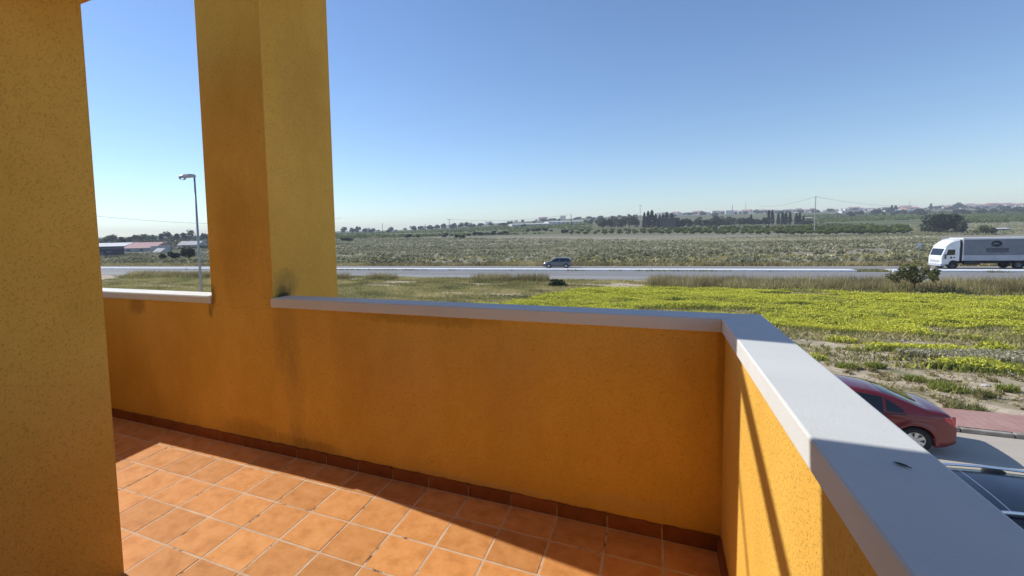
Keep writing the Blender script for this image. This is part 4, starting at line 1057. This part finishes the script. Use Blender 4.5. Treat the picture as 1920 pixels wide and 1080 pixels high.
# weeds on the lot
def weedf(x, y):
    n_ = fbm(x*.7+20, y*1.5+60, 3.6); base = sm((n_-.45)/.14)*sm((y-20.5)/4.5)
    lft = sm((-4-x)/5)*sm((fbm(x*.8, y*2.2+5, 4.5)-.30)/.16)*.9
    return np.maximum(base*.8, lft)
P = scatter(-75, 34, 17, 53, 95, weedf)
tag(tri_mesh('weeds', blades(P, .10+.14*rng.random(len(P)), .09, .5), M['weed'], np.clip(fbm(P[:, 0]+4, P[:, 1]*1.6, 3)*1.25-.1, 0, 1)), 'low olive weeds on the vacant lot', 'weeds', kind='stuff')
P = scatter(-75, 34, 16.3, 52, 50, lambda x, y: sm((fbm(x*.8+70, y*1.7+2, 2.4)-.46)/.1))
tag(tri_mesh('dry_stubble', blades(P, .07+.12*rng.random(len(P)), .05, .7), M['straw'], np.clip(rng.random(len(P))*.9, 0, 1)), 'pale dry stubble scattered over the sandy lot', 'dry grass', kind='stuff')
P = scatter(4, 24, 16.4, 23, 1.6, lambda x, y: sm((fbm(x*.8+7, y*1.7+22, 2.0)-.42)/.1)); n = len(P)
tag(tri_mesh('dry_clumps', bushes(P, .12+.22*rng.random(n), .06+.10*rng.random(n), 26, .10), M['straw'], np.repeat(np.clip(.05+.6*rng.random(n), 0, 1), 26)), 'brownish dry weed clumps on the sandy strip behind the pavement', 'weeds', kind='stuff')
# grey-white weed patch
P = scatter(7, 18, 21.5, 27, 420, lambda x, y: grey_patch(x, y)*1.0)
Q = P.copy(); Q[:, 2] += .12+.16*rng.random(len(Q))
tag(tri_mesh('grey_weeds', np.concatenate([blades(P, .28, .08, .4), leaves(Q, .07)]), M['greyw'], np.clip(np.concatenate([.15+.3*rng.random(len(P)), .5+.5*rng.random(len(Q))]), 0, 1)), 'patch of grey-white flowering weeds by the pavement', 'weeds', kind='stuff')
# green tufts near the pavement, each one standing by itself
M['tuft'] = M['sprout']
for i, (px, py, s) in enumerate([(1810, 771, .34), (1780, 733, .32), (1765, 727, .22), (1750, 690, .2), (1880, 690, .6), (1860, 690, .5), (1905, 694, .55), (1590, 690, .26), (1640, 690, .2), (1845, 745, .15), (1715, 716, .16), (1890, 735, .18)]):
    B = hit(px, py); n = 260; a = rng.random(n)*6.28; q = np.sqrt(rng.random(n))*s
    pp = np.stack([q*np.cos(a)*1.5, q*np.sin(a)*.8, np.zeros(n)], axis=1)
    o = tri_mesh('grass_tuft', blades(pp, .16+.12*rng.random(n), .05, .5), M['sprout' if i % 3 else 'weed'], np.clip(rng.random(n)*.5, 0, 1)); o.location = tuple(B)
    tag(o, 'small green grass tuft on the sandy edge of the lot', 'grass tuft', 'grass tufts on the sandy edge')
# dry tall grass along the near road side
def tall(x, y):
    o = y-(52.6+.06*x); band = sm((x+1.5)/1.5)*sm((o+6.3+(fbm(x, y, 3)-.5)*3)/1.0)*sm((.9-o)/.8)*sm((fbm(x, y*1.3, 2.6)-.30)/.12)
    lf = sm((-.5-x)/1)*sm((o+2.8)/.5)*sm((.8-o)/.5)*sm((fbm(x*1.1+11, y*.2+4, 4.0)-.52)/.05)
    clear = 1-np.exp(-(((x-TX-1.0)/3.2)**2+((y-TY+1.2)/2.2)**2)**2)
    return np.maximum(band, lf)*clear
P = scatter(-85, 40, 42, 57, 110, tall)
tag(tri_mesh('tall_dry_grass', blades(P, .50+.55*rng.random(len(P)), .055, .25), M['straw'], np.clip(fbm(P[:, 0], P[:, 1], 2)*1.2-.2, 0, 1)), 'tall dry grass along the near side of the main road', 'dry grass', kind='stuff')
P = scatter(-85, 40, 40, 56, 60, lambda x, y: np.maximum(tall(x, y), tall(x, y+1.6))*.8)
tag(tri_mesh('roadside_weeds', blades(P, .22+.25*rng.random(len(P)), .10, .45), M['weed'], np.clip(fbm(P[:, 0], P[:, 1], 2)*.7, 0, 1)), 'dark green weeds at the foot of the dry grass', 'weeds', kind='stuff')
# grasses creeping over the edges of the median
P = scatter(-110, 60, 60, 76, 40, lambda x, y: (np.abs(road_o(x, y)+2.45) < .22)*sm((fbm(x*.8, x*0+3, 3.0)-.56)/.05))
gp = scatter(GAP0, GAP1, 66, 74, 70, lambda x, y: (np.abs(road_o(x, y)+1.15) < 1.15)*.8); P = np.concatenate([P, gp])
P[:, 2] += .02
tag(tri_mesh('median_weeds', blades(P, .16+.16*rng.random(len(P)), .12, .5), M['weed'], np.clip(rng.random(len(P))*.6, 0, 1)), 'weeds creeping along the road median', 'weeds', kind='stuff')
# far verge: brown dry grass strip
P = scatter(-190, 75, 60, 90, 26, lambda x, y: sm((road_o(x, y)-7.1)/.3)*sm((12.0-road_o(x, y)+(fbm(x, y, 6)-.5)*5)/1.5)*.9)
tag(tri_mesh('verge_grass', blades(P, .35+.35*rng.random(len(P)), .16, .35), M['straw'], np.clip(fbm(P[:, 0], P[:, 1], 4)*1.1-.15, 0, 1)), 'brown dry grass on the far verge of the main road', 'dry grass', kind='stuff')
# scrub beyond the road
def scrubf(x, y): o = road_o(x, y); return sm((o-9.5)/2)*(.35+.65*sm((fbm(x*.6, y*1.2, 16)-.34)/.2))
P = scatter(-210, 110, 62, 185, .42, scrubf); n = len(P); k = 14
big_n = fbm(P[:, 0]*.5, P[:, 1]*1.4, 14); near = sm((30-road_o(P[:, 0], P[:, 1]))/20)
r = .35+.55*rng.random(n); h = .30+.55*rng.random(n)
tn = np.clip(.10+.95*(big_n-.22)+.25*rng.normal(0, .5, n)-.10*near, 0, 1)
tag(tri_mesh('scrub', bushes(P, r, h, k, .42), M['scrub'], np.repeat(tn, k)), 'grey-olive scrub covering the field beyond the main road', 'scrub', kind='stuff')
P = scatter(-330, 170, 185, 330, .2, lambda x, y: (.3+.7*sm((fbm(x*.6, y*1.2, 16)-.34)/.2))*(np.degrees(np.arctan2(x, y)) < 5+(215-y)*.5)); n = len(P)
tn = np.clip(.12+.95*(fbm(P[:, 0]*.4, P[:, 1]*1.2, 20)-.22)+.2*rng.normal(0, .5, n), 0, 1)
tag(tri_mesh('far_scrub', bushes(P, .5+.6*rng.random(n), .4+.5*rng.random(n), 10, .6), M['scrub'], np.repeat(tn, 10)), 'grey scrub running on to the far field edge', 'scrub', kind='stuff')
# greener weeds inside the scrub near the road and on the right
P = scatter(-150, 100, 75, 140, .5, lambda x, y: sm((road_o(x, y)-10)/1)*sm((fbm(x*.5+33, y*1.1+8, 11)-.47)/.08)*sm((46-road_o(x, y))/20)); n = len(P)
tag(tri_mesh('green_scrub', bushes(P, .4+.4*rng.random(n), .25+.3*rng.random(n), 12, .36), M['weed'], np.repeat(np.clip(.3+.7*rng.random(n), 0, 1), 12)), 'yellow-green weeds among the grey scrub', 'weeds', kind='stuff')
# dark shrubs at the foot of the scrub
P = scatter(-190, 90, 75, 95, .35, lambda x, y: sm((road_o(x, y)-10.5)/.5)*sm((15-road_o(x, y))/1)*sm((fbm(x*.4, y*.4+80, 7)-.45)/.1)); n = len(P)
tag(tri_mesh('low_dark_shrubs', bushes(P, .5+.4*rng.random(n), .35+.4*rng.random(n), 16, .3), M['leaf_far'], np.repeat(np.clip(.3+.5*rng.random(n), 0, 1), 16)), 'low dark shrubs along the foot of the scrub field', 'shrubs', kind='stuff')
# far field cover: rows of crops and hedges reading as one mass
def crops(x0, x1, d0, d1, n, r0, r1, mat, label, name, tb=.3):
    px = x0+(x1-x0)*rng.random(n); dd = d0+(d1-d0)*rng.random(n)
    Q = np.array([CAM+ray(a, 440)*b for a, b in zip(px, dd)]); Q[:, 2] = rise(Q[:, 0], Q[:, 1])
    keep = fbm(Q[:, 0]*.4, Q[:, 1], 60) > tb; Q = Q[keep]; m_ = len(Q); r = r0+(r1-r0)*rng.random(m_)
    tag(tri_mesh(name, bushes(Q, r, r*1.0, 12, r0*.8), mat, np.repeat(np.clip(fbm(Q[:, 0], Q[:, 1]*2, 90)*1.1-.05, 0, 1), 12)), label, 'orchard' if 'orchard' in name else 'fields', kind='stuff')
crops(1505, 1960, 330, 760, 5200, 1.6, 2.4, M['leaf_citrus'], 'far orchards covering the rising ground on the right', 'far_orchard', .40)
crops(560, 1110, 330, 760, 4200, 1.0, 1.7, M['leaf_citrus'], 'green crop fields on the plain at centre', 'crop_field', .40)
crops(160, 420, 230, 700, 2200, 1.0, 1.8, M['leaf_far'], 'rough green fields behind the farm sheds', 'rough_field', .42)
crops(1700, 1960, 190, 330, 1500, .5, 1.1, M['scrub'], 'rough grey scrub on the slope right of the dark tree', 'slope_scrub', .3)
crops(1060, 1760, 150, 215, 3800, .45, .9, M['scrub'], 'grey scrub between the sand track and the orchard', 'track_scrub', .25)
# scattered stones on the lot
st = simple('pale_stone', (.55, .50, .44), .9, 0, .15, 4)
for i, (px, py, s) in enumerate([(1750, 622, .13), (1893, 703, .13), (1604, 607, .12), (1848, 724, .10), (1690, 640, .09), (1822, 736, .08)]):
    B = hit(px, py); bm = bmesh.new(); bmesh.ops.create_icosphere(bm, subdivisions=2, radius=1)
    for v in bm.verts: v.co *= 1+random.uniform(-.18, .18)
    me = bpy.data.meshes.new('stone'); bm.to_mesh(me); bm.free(); o = link('stone', me, st); o.location = (B[0], B[1], s*.2); o.scale = (s*1.5, s, s*.5); o.rotation_euler = (0, 0, random.random()*3)
    tag(o, 'pale stone lying on the vacant lot', 'stone', 'stones on the lot')
# dark low shrub on the lot at centre
B = hit(1045, 537); n = 500; d = rng.normal(size=(n, 3)); d /= np.linalg.norm(d, axis=1)[:, None]; d[:, 2] = np.abs(d[:, 2])
o = tri_mesh('low_shrub', leaves(d*(.4+.6*rng.random(n))[:, None]*np.array([1.0, .8, .75]), .2), M['leaf_dark'], .4+.5*rng.random(n)); o.location = tuple(B)
tag(o, 'low dark green shrub on the lot below the grey car', 'shrub')

# ================================================================== HAZE
hz = bpy.data.materials.new('haze'); hz.use_nodes = True; n = hz.node_tree.nodes; n.remove(n['Principled BSDF'])
pv = n.new('ShaderNodeVolumePrincipled'); pv.inputs['Color'].default_value = (.86, .91, 1.0, 1); pv.inputs['Density'].default_value = .00034; pv.inputs['Anisotropy'].default_value = 0.0
hz.node_tree.links.new(pv.outputs[0], n['Material Output'].inputs['Volume'])
tag(MB().box(-2650, 2650, -2650, 2650, -8, 68).obj('haze', hz), 'pale blue haze in the far air', 'haze', kind='stuff')

# ------------------------------------------------------------------ tell look-alikes apart by their order from the left
ORD = 'first second third fourth fifth sixth seventh eighth ninth tenth eleventh twelfth thirteenth fourteenth fifteenth sixteenth seventeenth eighteenth nineteenth twentieth twenty-first twenty-second twenty-third twenty-fourth twenty-fifth'.split()
groups = {}
for o in bpy.data.objects:
    if o.parent is None and 'group' in o and 'label' in o: groups.setdefault((o['group'], o['label']), []).append(o)
for (g, lb), os_ in groups.items():
    if 1 < len(os_) <= 25:
        def key(o):
            d = np.array(o.location)-CAM; return float(d @ RX)/max(1e-6, float(d @ fw))
        for k, o in enumerate(sorted(os_, key=key)): o['label'] = ORD[k]+' from left: '+lb
